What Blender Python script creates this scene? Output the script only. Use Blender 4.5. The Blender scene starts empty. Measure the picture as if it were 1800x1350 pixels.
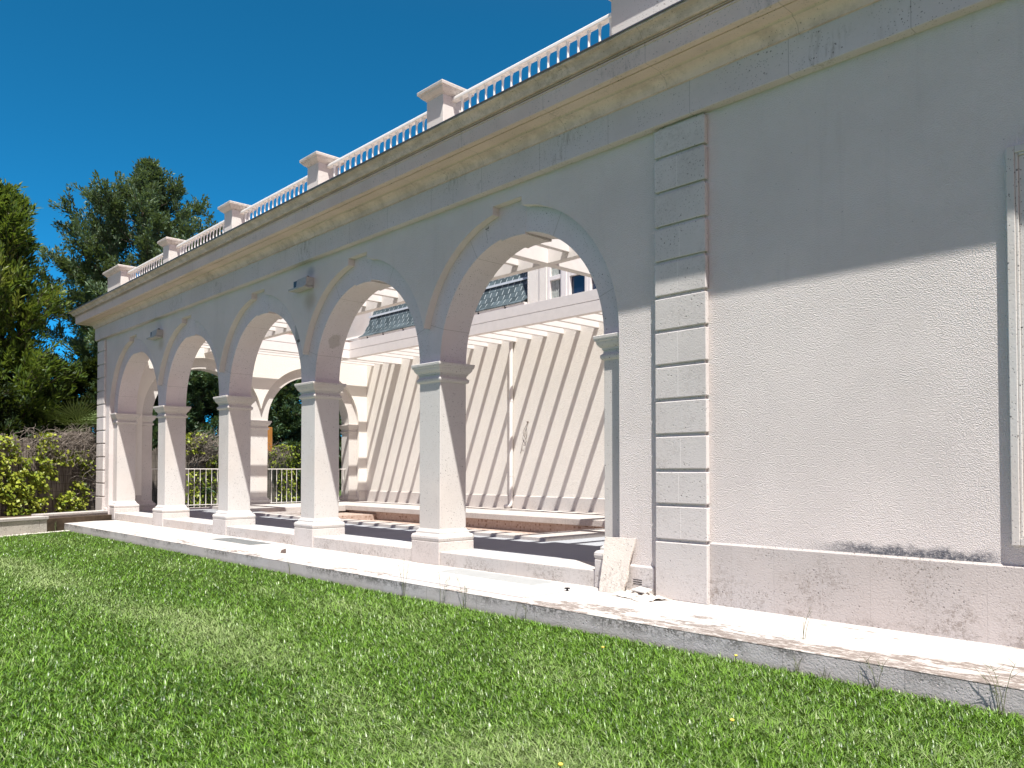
import bpy, bmesh, math, random
import numpy as np
from mathutils import Vector, Matrix, Quaternion

random.seed(7)
RNG = np.random.default_rng(11)
SC = bpy.context.scene
COL = SC.collection
PI = math.pi

# ------------------------------------------------------------------ helpers
class MB:
    """collects boxes, prisms, tubes; build() links them as ONE mesh object"""
    def __init__(s): s.v = []; s.f = []; s.m = []; s.smooth = []
    def add(s, verts, faces, mi=0, smooth=False):
        b = len(s.v); s.v += [tuple(v) for v in verts]
        for f in faces:
            s.f.append(tuple(i + b for i in f)); s.m.append(mi); s.smooth.append(smooth)
    def box(s, x0, x1, y0, y1, z0, z1, mi=0):
        s.add([(x0,y0,z0),(x1,y0,z0),(x1,y1,z0),(x0,y1,z0),(x0,y0,z1),(x1,y0,z1),(x1,y1,z1),(x0,y1,z1)],
              [(0,3,2,1),(4,5,6,7),(0,1,5,4),(1,2,6,5),(2,3,7,6),(3,0,4,7)], mi)
    def hexa(s, p, mi=0):
        """eight corners: bottom four then top four"""
        s.add(p, [(0,3,2,1),(4,5,6,7),(0,1,5,4),(1,2,6,5),(2,3,7,6),(3,0,4,7)], mi)
    def tube(s, pts, rads, n=8, mi=0, smooth=True, caps=True):
        pts = [Vector(p) for p in pts]
        if not hasattr(rads, '__len__'): rads = [rads]*len(pts)
        vs = []; fs = []
        ref = None
        for i, p in enumerate(pts):
            d = (pts[min(i+1, len(pts)-1)] - pts[max(i-1, 0)])
            if d.length < 1e-9: d = Vector((0,0,1))
            d.normalize()
            if ref is None:
                ref = Vector((1,0,0)) if abs(d.x) < .8 else Vector((0,1,0))
            a = d.cross(ref); 
            if a.length < 1e-6: a = d.orthogonal()
            a.normalize(); b = d.cross(a); ref = b.cross(d) * -1 if False else ref
            for k in range(n):
                t = 2*PI*k/n
                vs.append(p + (a*math.cos(t) + b*math.sin(t))*rads[i])
        for i in range(len(pts)-1):
            for k in range(n):
                fs.append((i*n+k, i*n+(k+1)%n, (i+1)*n+(k+1)%n, (i+1)*n+k))
        s.add(vs, fs, mi, smooth)
        if caps:
            s.add([vs[k] for k in range(n)], [tuple(range(n))], mi)
            s.add([vs[(len(pts)-1)*n+k] for k in range(n)], [tuple(range(n))], mi)
    def lathe(s, cx, cy, prof, n=12, mi=0, smooth=True):
        vs = []; fs = []
        for r, z in prof:
            for k in range(n):
                t = 2*PI*k/n; vs.append((cx+r*math.cos(t), cy+r*math.sin(t), z))
        for i in range(len(prof)-1):
            for k in range(n):
                fs.append((i*n+k, i*n+(k+1)%n, (i+1)*n+(k+1)%n, (i+1)*n+k))
        s.add(vs, fs, mi, smooth)
        s.add([vs[k] for k in range(n)], [tuple(range(n))], mi)
        s.add([vs[(len(prof)-1)*n+k] for k in range(n)], [tuple(range(n))], mi)
    def stack(s, x0, x1, y0, y1, prof, o=(1,1,1,1), mi=0):
        """square moulding: rings (offset, z) round a rectangle; o switches the offset per side x0,x1,y0,y1"""
        vs = []; fs = []
        for d, z in prof:
            a, b, c, e = x0-d*o[0], x1+d*o[1], y0-d*o[2], y1+d*o[3]
            vs += [(a,c,z),(b,c,z),(b,e,z),(a,e,z)]
        for i in range(len(prof)-1):
            for k in range(4):
                fs.append((i*4+k, i*4+(k+1)%4, (i+1)*4+(k+1)%4, (i+1)*4+k))
        fs.append((3,2,1,0)); n = (len(prof)-1)*4; fs.append((n,n+1,n+2,n+3))
        s.add(vs, fs, mi)
    def build(s, name, mats, parent=None, bevel=0, loc=None, xf=None, recalc=True, weld=False):
        me = bpy.data.meshes.new(name)
        v = s.v if xf is None else [xf(*p) for p in s.v]
        me.from_pydata(v, [], s.f)
        if not isinstance(mats, (list, tuple)): mats = [mats]
        for m in mats: me.materials.append(m)
        me.polygons.foreach_set('material_index', s.m)
        me.polygons.foreach_set('use_smooth', s.smooth)
        if recalc or weld:
            bm = bmesh.new(); bm.from_mesh(me)
            if weld: bmesh.ops.remove_doubles(bm, verts=bm.verts, dist=1e-5)
            bmesh.ops.recalc_face_normals(bm, faces=bm.faces)
            bm.to_mesh(me); bm.free()
        me.update()
        o = bpy.data.objects.new(name, me); COL.objects.link(o)
        if loc is not None: o.location = loc
        if parent is not None: par(o, parent)
        if bevel:
            b = o.modifiers.new('Bevel', 'BEVEL'); b.width = bevel; b.segments = 2
            b.limit_method = 'ANGLE'; b.angle_limit = math.radians(40)
        return o

def world_off(o):
    t = Vector((0,0,0))
    while o is not None: t += o.location; o = o.parent
    return t
def par(o, p):
    """parent o to p, keeping o's given location as a place in the world (things are not rotated)"""
    o.parent = p
    o.matrix_parent_inverse = Matrix.Translation(-world_off_inv(p))
def world_off_inv(p):
    # world translation of p, taking its own parent inverse into account
    m = Matrix.Translation(p.location); q = p
    while q.parent is not None:
        m = q.matrix_parent_inverse @ m
        m = Matrix.Translation(q.parent.location) @ m
        q = q.parent
    return m.to_translation()
def tag(o, label=None, cat=None, group=None, kind=None):
    if label: o['label'] = label
    if cat: o['category'] = cat
    if group: o['group'] = group
    if kind: o['kind'] = kind
    return o
def empty(name, loc, label=None, cat=None, group=None):
    o = bpy.data.objects.new(name, None); COL.objects.link(o); o.location = loc
    o.empty_display_size = .2
    return tag(o, label, cat, group)
def dup(o, parent=None, shift=(0,0,0)):
    c = o.copy(); COL.objects.link(c)
    if parent is not None: c.parent = parent; c.matrix_parent_inverse = o.matrix_parent_inverse.copy()
    else: c.location = Vector(o.location) + Vector(shift)
    for ch in list(o.children): dup(ch, c)
    return c
def dup_part(o, parent, shift):
    """a copy of a part (and its sub-parts) under the same thing, moved by shift"""
    c = o.copy(); COL.objects.link(c); c.parent = parent
    c.matrix_parent_inverse = o.matrix_parent_inverse.copy()
    c.location = Vector(o.location) + Vector(shift)
    for ch in list(o.children): dup(ch, c)
    return c

# ------------------------------------------------------------------ materials
class NT:
    def __init__(s, name):
        s.mat = bpy.data.materials.new(name); s.mat.use_nodes = True
        s.t = s.mat.node_tree; s.n = s.t.nodes
        s.bsdf = s.n['Principled BSDF']; s.out = s.n['Material Output']
        g = s.n.new('ShaderNodeNewGeometry'); s.pos = g.outputs['Position']; s.geo = g
    def link(s, a, b): s.t.links.new(a, b)
    def val(s, sock, v):
        if hasattr(v, 'is_linked') or hasattr(v, 'node'): s.link(v, sock)
        else:
            if hasattr(sock.default_value, '__len__') and not hasattr(v, '__len__'): v = [v]*len(sock.default_value)
            if hasattr(v, '__len__') and len(sock.default_value) == 4 and len(v) == 3: v = (*v, 1)
            sock.default_value = v
    def math(s, op, a, b=0.0, c=None, clamp=False):
        m = s.n.new('ShaderNodeMath'); m.operation = op; m.use_clamp = clamp
        s.val(m.inputs[0], a); s.val(m.inputs[1], b)
        if c is not None: s.val(m.inputs[2], c)
        return m.outputs[0]
    def vmul(s, v, k):
        m = s.n.new('ShaderNodeVectorMath'); m.operation = 'MULTIPLY'; s.val(m.inputs[0], v); m.inputs[1].default_value = k
        return m.outputs[0]
    def noise(s, scale, detail=3, rough=.55, vec=None, stretch=None, dist=0):
        n = s.n.new('ShaderNodeTexNoise'); n.inputs['Scale'].default_value = scale
        n.inputs['Detail'].default_value = detail; n.inputs['Roughness'].default_value = rough
        n.inputs['Distortion'].default_value = dist
        v = s.pos if vec is None else vec
        if stretch: v = s.vmul(v, stretch)
        s.link(v, n.inputs['Vector']); return n.outputs['Fac']
    def voro(s, scale, feature='F1', vec=None, rnd=1.0):
        n = s.n.new('ShaderNodeTexVoronoi'); n.inputs['Scale'].default_value = scale; n.feature = feature
        n.inputs['Randomness'].default_value = rnd
        s.link(s.pos if vec is None else vec, n.inputs['Vector']); return n.outputs['Distance']
    def blob(s, c, r, soft=.5, ns=4, amt=.5):
        v = s.n.new('ShaderNodeVectorMath'); v.operation = 'SUBTRACT'; s.link(s.pos, v.inputs[0]); v.inputs[1].default_value = c
        q = s.vmul(v.outputs[0], (1/r[0], 1/r[1], 1/r[2]))
        l = s.n.new('ShaderNodeVectorMath'); l.operation = 'LENGTH'; s.link(q, l.inputs[0])
        d = s.math('ADD', l.outputs['Value'], s.math('MULTIPLY', s.math('SUBTRACT', s.noise(ns, 4, .65), .5), amt*2))
        return s.step(d, 1-soft, 1, 1, 0)
    def step(s, x, lo, hi, a=0.0, b=1.0):
        m = s.n.new('ShaderNodeMapRange'); m.interpolation_type = 'SMOOTHSTEP'
        s.val(m.inputs['Value'], x)
        m.inputs['From Min'].default_value = lo; m.inputs['From Max'].default_value = hi
        m.inputs['To Min'].default_value = a; m.inputs['To Max'].default_value = b
        return m.outputs[0]
    def mix(s, f, a, b, mode='MIX'):
        m = s.n.new('ShaderNodeMix'); m.data_type = 'RGBA'; m.blend_type = mode
        s.val(m.inputs[0], f); s.val(m.inputs[6], a); s.val(m.inputs[7], b); return m.outputs[2]
    def xyz(s):
        m = s.n.new('ShaderNodeSeparateXYZ'); s.link(s.pos, m.inputs[0]); return m.outputs
    def attr(s, name):
        m = s.n.new('ShaderNodeAttribute'); m.attribute_name = name; return m.outputs['Fac']
    def bump(s, h, strength=.3, dist=.01, normal=None):
        b = s.n.new('ShaderNodeBump'); b.inputs['Strength'].default_value = strength; b.inputs['Distance'].default_value = dist
        s.link(h, b.inputs['Height'])
        if normal is not None: s.link(normal, b.inputs['Normal'])
        return b.outputs[0]
    def done(s, col, rough=.85, spec=.25, normal=None, metal=0):
        s.val(s.bsdf.inputs['Base Color'], col); s.val(s.bsdf.inputs['Roughness'], rough)
        s.bsdf.inputs['Specular IOR Level'].default_value = spec; s.bsdf.inputs['Metallic'].default_value = metal
        if normal is not None: s.link(normal, s.bsdf.inputs['Normal'])
        return s.mat

def m_stucco(name, base, grain=75, strength=.55, mold=False, blot=.06):
    t = NT(name)
    big = t.noise(.9, 4); mid = t.noise(7, 4)
    c = t.mix(t.step(big, .3, .7), [k*(1-blot) for k in base], [min(1, k*(1+blot*.5)) for k in base])
    c = t.mix(t.math('MULTIPLY', t.step(mid, .5, .8), .25), c, [k*.88 for k in base])
    sp = t.step(t.math('ADD', t.voro(9), t.math('MULTIPLY', t.noise(40,2), .05)), .055, .085, 1, 0)
    c = t.mix(t.math('MULTIPLY', sp, .55), c, (.18,.16,.15))
    if mold:
        x, y, z = t.xyz()
        zz = t.math('ADD', z, t.math('MULTIPLY', t.math('SUBTRACT', t.noise(6, 6, .75), .5), -.26))
        band = t.math('MULTIPLY', t.step(zz, .88, .96, 1, 0), t.math('MULTIPLY', t.step(x, -3.75, -3.0), t.step(x, -1.9, -2.15)))
        band = t.math('MULTIPLY', band, t.step(t.noise(30, 5, .75), .36, .55, .45, 1))
        c = t.mix(t.math('MULTIPLY', band, .95), c, (.10,.105,.125))
    if mold:
        for cc, rr_, col, k in (((-13.15,0,4.72),(.32,.3,.26),(.36,.27,.17),.5), ((-13.12,0,5.24),(.22,.3,.14),(.24,.27,.32),.55), ((-20.6,0,4.76),(.28,.3,.22),(.36,.28,.18),.4)):
            c = t.mix(t.math('MULTIPLY', t.blob(cc, rr_, .9, 3, .25), k), c, col)
        streak = t.math('MULTIPLY', t.step(t.noise(2.2, 5, .65, stretch=(2.2,1,.16)), .55, .75), .16)
        c = t.mix(streak, c, [k*.6 for k in base])
    h = t.math('ADD', t.math('MULTIPLY', t.step(t.noise(grain*.72, 2, .5), .40, .60), .8), t.math('ADD', t.math('MULTIPLY', t.noise(grain*1.7, 2), .45), t.math('MULTIPLY', t.noise(grain*.3, 2), .7)))
    return t.done(c, .92, .15, t.bump(h, strength, .012))

def m_stone(name, base, pits=.5, joint=None, stain=0, dirt=None, grain=.35, jcol=None, tone=.12, drip=False, kerb=False, walk=False, tint2=(.93,.97,1.0)):
    t = NT(name)
    x, y, z = t.xyz()
    c = t.mix(t.step(t.noise(1.3, 4), .3, .7), [k*(1-tone) for k in base], base)
    c = t.mix(t.step(t.noise(.55, 3), .4, .65), c, [base[i]*tint2[i] for i in range(3)])
    c = t.mix(t.math('MULTIPLY', t.step(t.noise(11, 5, .65), .48, .8), .45), c, [k*.82 for k in base])
    h = t.noise(60, 3, .6)
    if joint:
        # tone of each block
        axis, L, off, wj = joint
        a = {'x': x, 'y': y, 'z': z}[axis]
        u = t.math('DIVIDE', t.math('ADD', a, off + 100*L), L)
        w = t.n.new('ShaderNodeTexWhiteNoise'); w.noise_dimensions = '1D'
        t.link(t.math('FLOOR', u), w.inputs['W'])
        c = t.mix(t.math('MULTIPLY', w.outputs['Value'], .35), c, [k*.80 for k in base])
        fr = t.math('FRACT', u)
        jm = t.math('LESS_THAN', t.math('MULTIPLY', fr, L), wj)
        c = t.mix(t.math('MULTIPLY', jm, .75), c, jcol or [k*.55 for k in base])
        h = t.math('SUBTRACT', h, t.math('MULTIPLY', jm, 1.5))
    if pits:
        mask = t.step(t.noise(2.2, 3), .34, .56, .12, 1)
        p1 = t.step(t.math('ADD', t.voro(13), t.math('MULTIPLY', t.noise(45, 3, .7), .16)), .15, .21, 1, 0)
        p2 = t.step(t.voro(36), .13, .22, 1, 0)
        p = t.math('MULTIPLY', t.math('MAXIMUM', p1, t.math('MULTIPLY', p2, .8)), mask)
        c = t.mix(t.math('MULTIPLY', p, pits), c, (.13,.12,.115))
        h = t.math('SUBTRACT', h, t.math('MULTIPLY', p, 2.2))
    if stain:
        m = t.math('MULTIPLY', t.step(t.noise(1.6, 5, .7), .42, .62), t.step(t.noise(26, 5, .8), .46, .62))
        if dirt: m = t.math('MULTIPLY', m, t.step(z, dirt[0], dirt[1], 1, .12))
        c = t.mix(t.math('MULTIPLY', m, stain), c, (.17,.135,.11))
        m2 = t.math('MULTIPLY', t.step(t.noise(2.1, 4), .46, .62), t.step(t.noise(42, 4, .85), .54, .60))
        c = t.mix(t.math('MULTIPLY', m2, stain*.8), c, (.16,.13,.105))
    oi = t.n.new('ShaderNodeObjectInfo')
    c = t.mix(t.math('MULTIPLY', oi.outputs['Random'], .30), c, [k*.83 for k in (base[0], base[1]*.985, base[2]*.96)])
    if name.startswith('arch'):
        for cc, rr_, col, k in (((-13.83,.12,4.22),(.10,.2,.34),(.30,.285,.28),.75), ((-13.78,.12,4.06),(.09,.1,.035),(.08,.075,.07),.8), ((-12.9,.42,3.98),(.2,.16,.13),(.36,.33,.31),.6)):
            c = t.mix(t.math('MULTIPLY', t.blob(cc, rr_, .3, 6, .75), k), c, col)
        ck = t.math('LESS_THAN', t.math('ABSOLUTE', t.math('ADD', t.math('SUBTRACT', x, -8.37), t.math('MULTIPLY', t.math('SUBTRACT', t.noise(9, 3), .5), .25))), .005)
        ck = t.math('MULTIPLY', ck, t.blob((-8.36,.12,4.93),(.2,.1,.13), .1, 3, .1))
        c = t.mix(t.math('MULTIPLY', ck, .8), c, (.10,.09,.08))
    if drip:
        m = t.math('MULTIPLY', t.step(t.noise(1.1, 4, .7), .5, .72), t.step(t.noise(9, 5, .7, stretch=(3,3,.6)), .45, .7))
        c = t.mix(t.math('MULTIPLY', m, .7), c, (.17,.135,.105))
    if name.startswith('cornice'):
        gz = t.math('MULTIPLY', t.step(z, 6.13, 6.17), t.step(t.noise(3.5, 6, .75, stretch=(1,1,2.2)), .34, .62))
        c = t.mix(t.math('MULTIPLY', gz, .38), c, (.17,.125,.09))
        g2 = t.math('MULTIPLY', t.step(z, 5.92, 5.90), t.step(t.noise(2.5, 6, .75), .42, .66))
        c = t.mix(t.math('MULTIPLY', g2, .3), c, (.16,.11,.075))
    if kerb:
        m = t.math('MULTIPLY', t.step(t.noise(1.0, 3, .6), .40, .58), t.step(t.noise(20, 6, .8), .42, .56))
        m = t.math('MULTIPLY', m, t.step(z, .04, .185, .10, 1))
        c = t.mix(t.math('MULTIPLY', m, .85), c, (.075,.07,.06))
        m3 = t.step(t.math('ADD', z, t.math('MULTIPLY', t.noise(6, 4), .05)), .05, .10, .35, 0)
        c = t.mix(m3, c, (.25,.24,.2))
    if walk:
        n1 = t.noise(2.6, 6, .72, stretch=(.55, 1.5, 1))
        edge = t.step(y, -1.25, -.45, .16, -.03)
        right = t.step(x, -7.4, -5.6, -.09, .035)
        v = t.math('ADD', n1, t.math('ADD', edge, right))
        m = t.math('MULTIPLY', t.step(v, .615, .655), t.step(t.noise(30, 6, .8, stretch=(.35,1.2,1)), .42, .50, .15, 1))
        c = t.mix(t.math('MULTIPLY', m, .8), c, (.125,.092,.075))
        g = t.math('MULTIPLY', t.step(t.noise(14, 5, .7, stretch=(.4,1.3,1)), .60, .68), .3)
        c = t.mix(g, c, (.20,.17,.15))
    return t.done(c, .88, .2, t.bump(h, grain, .008))

def m_plain(name, col, rough=.5, spec=.4, vary=.08, scale=5, bump=0, metal=0):
    t = NT(name)
    c = t.mix(t.step(t.noise(scale, 4), .3, .7), [k*(1-vary) for k in col], col)
    nm = t.bump(t.noise(90, 2), bump, .004) if bump else None
    return t.done(c, rough, spec, nm, metal)

M = {}
WARM = (.73,.665,.60)
M['stucco'] = m_stucco('facade_stucco', (.70,.637,.607), 125, .62, mold=True)
M['stucco_court'] = m_stucco('courtyard_stucco', (.73,.69,.635), 60, .3, blot=.03)
M['stone'] = m_stone('travertine', (.62,.574,.535), .95, grain=.3)
M['stone_arch'] = m_stone('arch_travertine', (.65,.580,.582), .95, grain=.3)
M['frieze'] = m_stone('frieze_travertine', (.63,.555,.555), .9, ('x', 1.13, .32, .008), drip=True)
M['cornice'] = m_stone('cornice_travertine', (.77,.60,.545), .75, ('x', 1.52, .55, .008), drip=True, tone=.2)
M['capstone'] = m_stone('cap_stone', (.58,.52,.475), .8, stain=.7, drip=True, grain=.4)
M['plinth'] = m_stone('plinth_travertine', (.55,.495,.465), .9, ('x', .47, .2, .003), stain=.95, dirt=(.25,.85), grain=.55)
M['base'] = m_stone('base_travertine', (.61,.555,.52), .75, stain=.65, dirt=(.2,.6), grain=.45)
M['step'] = m_stone('step_travertine', (.60,.55,.51), .8, ('x', 1.27, .1, .007), stain=.95, dirt=(.2,.42), grain=.4)
M['kerb'] = m_stone('kerb_travertine', (.58,.53,.52), .55, ('x', .93, .37, .008), kerb=True, grain=.6)
M['walk'] = m_stone('walkway_stone', (.53,.485,.455), .2, ('x', 1.86, .37, .006), walk=True, grain=.25, tone=.06)
M['quoin'] = m_stone('quoin_travertine', (.65,.602,.575), .95, grain=.4, tint2=(.95,.96,.97), tone=.2, stain=.25)
M['coping'] = m_stone('coping_stone', (.50,.455,.425), .5, ('x', .62, .2, .005), stain=.5, grain=.3)
M['floor'] = m_stone('courtyard_paving', (.36,.37,.395), .3, ('x', .62, .05, .006), grain=.25)
M['garden_wall'] = m_stone('garden_wall_stone', (.60,.545,.485), .6, stain=.6, grain=.6, drip=True)
M['white'] = m_plain('white_paint', (.72,.68,.655), .45, .4, .05, 6)
M['white_metal'] = m_plain('white_metal', (.78,.74,.70), .4, .5, .12, 12)
M['baluster'] = m_plain('baluster_white', (.80,.77,.74), .6, .3, .08, 9)
M['flash'] = m_plain('lead_flashing', (.055,.055,.065), .5, .4)
M['dark'] = m_plain('dark_void', (.012,.012,.013), .8, .1)
M['lime'] = m_plain('lime_mortar', (.74,.70,.67), .9, .1)
M['joint'] = m_plain('mortar', (.30,.27,.25), .9, .1)
M['grey'] = m_plain('lamp_grey', (.42,.40,.38), .6, .3, .15, 20)
M['lens'] = m_plain('lamp_glass', (.035,.038,.045), .35, .4)
M['curtain'] = m_plain('curtain_cloth', (.42,.45,.42), .9, .1, .35, 14)
M['orange'] = m_plain('orange_render', (.62,.25,.06), .8, .2, .15, 3)
M['gravel'] = m_plain('white_gravel', (.62,.58,.52), .9, .1, .3, 40)
M['soil'] = m_plain('soil', (.09,.065,.045), .95, .1, .4, 6, .6)
M['yellow'] = m_plain('dandelion_yellow', (.80,.62,.10), .7, .2)
M['weed'] = m_plain('weed_green', (.17,.19,.09), .7, .2, .4, 20)
M['litter'] = m_plain('dry_scrap', (.16,.12,.10), .8, .2)

def m_glass():
    t = NT('window_glass')
    return t.done((.012,.02,.045), .06, .7)
M['glass'] = m_glass()
def m_plastic():
    t = NT('crumpled_plastic')
    c = t.mix(t.step(t.noise(16, 4), .35, .7), (.62,.56,.49), (.74,.69,.63))
    t.bsdf.inputs['Transmission Weight'].default_value = .15
    return t.done(c, .4, .4, t.bump(t.noise(40, 4), .5, .01))
M['plastic'] = m_plastic()
def m_mosaic():
    t = NT('pool_mosaic')
    x, y, z = t.xyz()
    T = .045
    def cell(a): return t.math('FLOOR', t.math('DIVIDE', t.math('ADD', a, 50), T))
    w = t.n.new('ShaderNodeTexWhiteNoise'); w.noise_dimensions = '3D'
    cb = t.n.new('ShaderNodeCombineXYZ')
    for i, a in enumerate((x, y, z)): t.link(cell(t.math('ADD', a, .0113)), cb.inputs[i])
    t.link(cb.outputs[0], w.inputs['Vector'])
    c = t.mix(w.outputs['Value'], (.36,.265,.215), (.47,.37,.315))
    c = t.mix(t.math('GREATER_THAN', w.outputs['Value'], .93), c, (.22,.13,.09))
    gm = t.math('LESS_THAN', t.math('FRACT', t.math('DIVIDE', t.math('ADD', x, 50), T)), .1)
    gz = t.math('LESS_THAN', t.math('FRACT', t.math('DIVIDE', t.math('ADD', z, 50), T)), .1)
    c = t.mix(t.math('MULTIPLY', t.math('MAXIMUM', gm, gz), .5), c, (.40,.30,.24))
    return t.done(c, .5, .4)
M['mosaic'] = m_mosaic()
def m_slate():
    t = NT('roof_slate')
    rnd = t.geo.outputs['Random Per Island']
    c = t.mix(rnd, (.030,.046,.054), (.085,.115,.13))
    c = t.mix(t.math('MULTIPLY', t.noise(5, 3), .25), c, (.10,.115,.115))
    return t.done(c, .62, .3, t.bump(t.noise(40, 3), .3, .004))
M['slate'] = m_slate()
def m_reed():
    t = NT('reed_matting')
    n = t.noise(28, 3, .6, stretch=(1,1,.06))
    c = t.mix(t.step(n, .3, .7), (.07,.058,.048), (.30,.255,.22))
    x, y, z = t.xyz()
    w = t.math('LESS_THAN', t.math('FRACT', t.math('MULTIPLY', z, 4.2)), .06)
    c = t.mix(t.math('MULTIPLY', w, .6), c, (.05,.045,.04))
    return t.done(c, .9, .1, t.bump(n, .8, .02))
M['reed'] = m_reed()
def m_bark(name, a, b):
    t = NT(name)
    n = t.noise(12, 5, .65, stretch=(1,1,.3))
    return t.done(t.mix(t.step(n, .3, .7), a, b), .95, .1, t.bump(n, .8, .03))
M['bark'] = m_bark('bark', (.05,.04,.03), (.15,.12,.09))
M['twig'] = m_bark('dead_twigs', (.14,.115,.095), (.36,.31,.27))
def m_leaf(name, dark, light, alt, alt_amt=.2, rough=.5, trans=.35, spec=.35):
    t = NT(name)
    f = t.attr('tint'); g = t.attr('warm')
    c = t.mix(f, dark, light)
    c = t.mix(t.math('MULTIPLY', g, alt_amt), c, alt)
    t.done(c, rough, spec)
    tr = t.n.new('ShaderNodeBsdfTranslucent')
    t.val(tr.inputs['Color'], t.mix(.5, c, (.20,.26,.02)))
    mx = t.n.new('ShaderNodeMixShader'); mx.inputs[0].default_value = trans
    t.link(t.bsdf.outputs[0], mx.inputs[1]); t.link(tr.outputs[0], mx.inputs[2]); t.link(mx.outputs[0], t.out.inputs['Surface'])
    return t.mat
M['laurel'] = m_leaf('laurel_leaves', (.018,.048,.010), (.13,.21,.038), (.34,.34,.06), .6, .42, .40)
M['conifer'] = m_leaf('conifer_needles', (.014,.036,.022), (.120,.195,.105), (.17,.20,.08), .5, .5, .25)
M['hedge'] = m_leaf('hedge_needles', (.012,.034,.020), (.10,.19,.11), (.14,.19,.05), .5, .5, .2)
M['ivy'] = m_leaf('ivy_leaves', (.07,.125,.018), (.38,.47,.05), (.50,.47,.07), .55, .4, .35)
M['shade_leaf'] = m_leaf('shade_darkened_leaves', (.008,.018,.007), (.030,.055,.018), (.08,.09,.02), .4, .5, .15, .2)  # leaf colours darkened to stand in for the tall tree's shade
M['palm'] = m_leaf('palm_blades', (.030,.060,.016), (.17,.23,.085), (.26,.27,.10), .5, .4, .10)
M['grass'] = m_leaf('grass_blades', (.013,.050,.002), (.150,.300,.025), (.37,.44,.21), .9, .38, .22, .45)

def m_ground():
    t = NT('lawn_ground')
    n = t.noise(60, 5, .75); b = t.noise(.6, 3)
    c = t.mix(t.step(n, .3, .7), (.018,.035,.006), (.085,.14,.028))
    c = t.mix(t.math('MULTIPLY', t.step(b, .4, .7), .4), c, (.11,.15,.05))
    return t.done(c, .9, .1, t.bump(n, .8, .03))
M['ground'] = m_ground()

# ------------------------------------------------------------------ key dimensions (metres)
ZW = .188            # walkway top
ZS = .39             # step / courtyard floor
SPR = 3.22           # springing of the arches
CAP = 3.235          # top of the capitals
R_IN, R_EX = 1.60, 1.93
PER = 3.71
XC = [-7.84 - PER*k for k in range(4, -1, -1)]          # arch centres
XP = [-9.695 - PER*k for k in range(4)]         # pillar centres
XJ0, XJ1 = -6.24, -24.28                        # outer jamb faces
XR = 8.0                                        # right end of what is built
YB = 8.69                                       # courtyard back wall
# ------------------------------------------------------------------ ground, lawn, walkway
g = MB(); N = 1
g.add([(-160,-140,0),(160,-140,0),(160,160,0),(-160,160,0)], [(0,1,2,3)])
tag(g.build('ground', M['ground'], recalc=False), kind='structure')

w = MB()
w.box(-24.1, XR, -1.372, .3, -.2, ZW-.012)
wk = w.build('walkway', [M['kerb']], bevel=0)
tag(wk, kind='structure')
w = MB(); w.box(-24.1, XR, -1.3735, .2, ZW-.0118, ZW)
o = w.build('walkway_paving', M['walk'], bevel=.006); tag(o, kind='structure')

# ------------------------------------------------------------------ arcade
AR = empty('arcade_building', (-15, .3, 0), 'long pale stone and stucco arcade with five round arches and a heavy cornice', 'arcade building')

def arc_low(u, cs, r, zc, base, key=None):
    """underside of an arched wall at u"""
    z = base
    for c in cs:
        d = abs(u - c)
        if d < r: z = max(z, zc + math.sqrt(max(r*r - d*d, 0)))
    return z
def arch_samples(cs, r, lo, hi, n=44, key=None):
    us = {lo, hi}
    for c in cs:
        for k in range(n+1):
            u = c - r*math.cos(PI*k/n)
            if lo <= u <= hi: us.add(round(u, 5))
        if key:
            for s in (-1, 1):
                if lo < c+s*key < hi: us.add(round(c+s*key, 5))
    return sorted(us)
def slab_strip(mb, us, zf, ztop, v0, v1, mi=0):
    """wall between v0 and v1, from the curve zf(u, side) up to ztop; jumps in zf become vertical faces"""
    for a, b in zip(us[:-1], us[1:]):
        m = (a+b)/2
        za, zb = zf(a, m), zf(b, m)
        mb.add([(a,v0,za),(b,v0,zb),(b,v0,ztop),(a,v0,ztop),(a,v1,za),(b,v1,zb),(b,v1,ztop),(a,v1,ztop)],
               [(0,1,2,3),(7,6,5,4),(0,4,5,1),(3,2,6,7)], mi)
    # vertical closures where the underside jumps, and at both ends
    for i, u in enumerate(us):
        l = zf(u, (us[i-1]+u)/2) if i > 0 else ztop
        r = zf(u, (us[i+1]+u)/2) if i < len(us)-1 else ztop
        if abs(l-r) > 1e-4:
            z0, z1 = min(l, r), max(l, r)
            mb.add([(u,v0,z0),(u,v1,z0),(u,v1,z1),(u,v0,z1)], [(0,1,2,3)], mi)

CAP_PROF = [(0,2.93),(.028,2.945),(.036,2.965),(.036,2.99),(.012,3.012),(.006,3.02),(.006,3.048),(.018,3.056),(.02,3.075),
            (.034,3.085),(.052,3.105),(.066,3.13),(.073,3.158),(.086,3.163),(.088,3.178),(.096,3.19),(.098,3.222),(.092,3.228),(.0,3.236)]
BASE_PROF = [(.03,.525),(.07,.527),(.085,.545),(.092,.575),(.088,.605),(.07,.628),(.036,.636),(.036,.668),(.018,.682),(.006,.70),(0,.715)]

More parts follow.
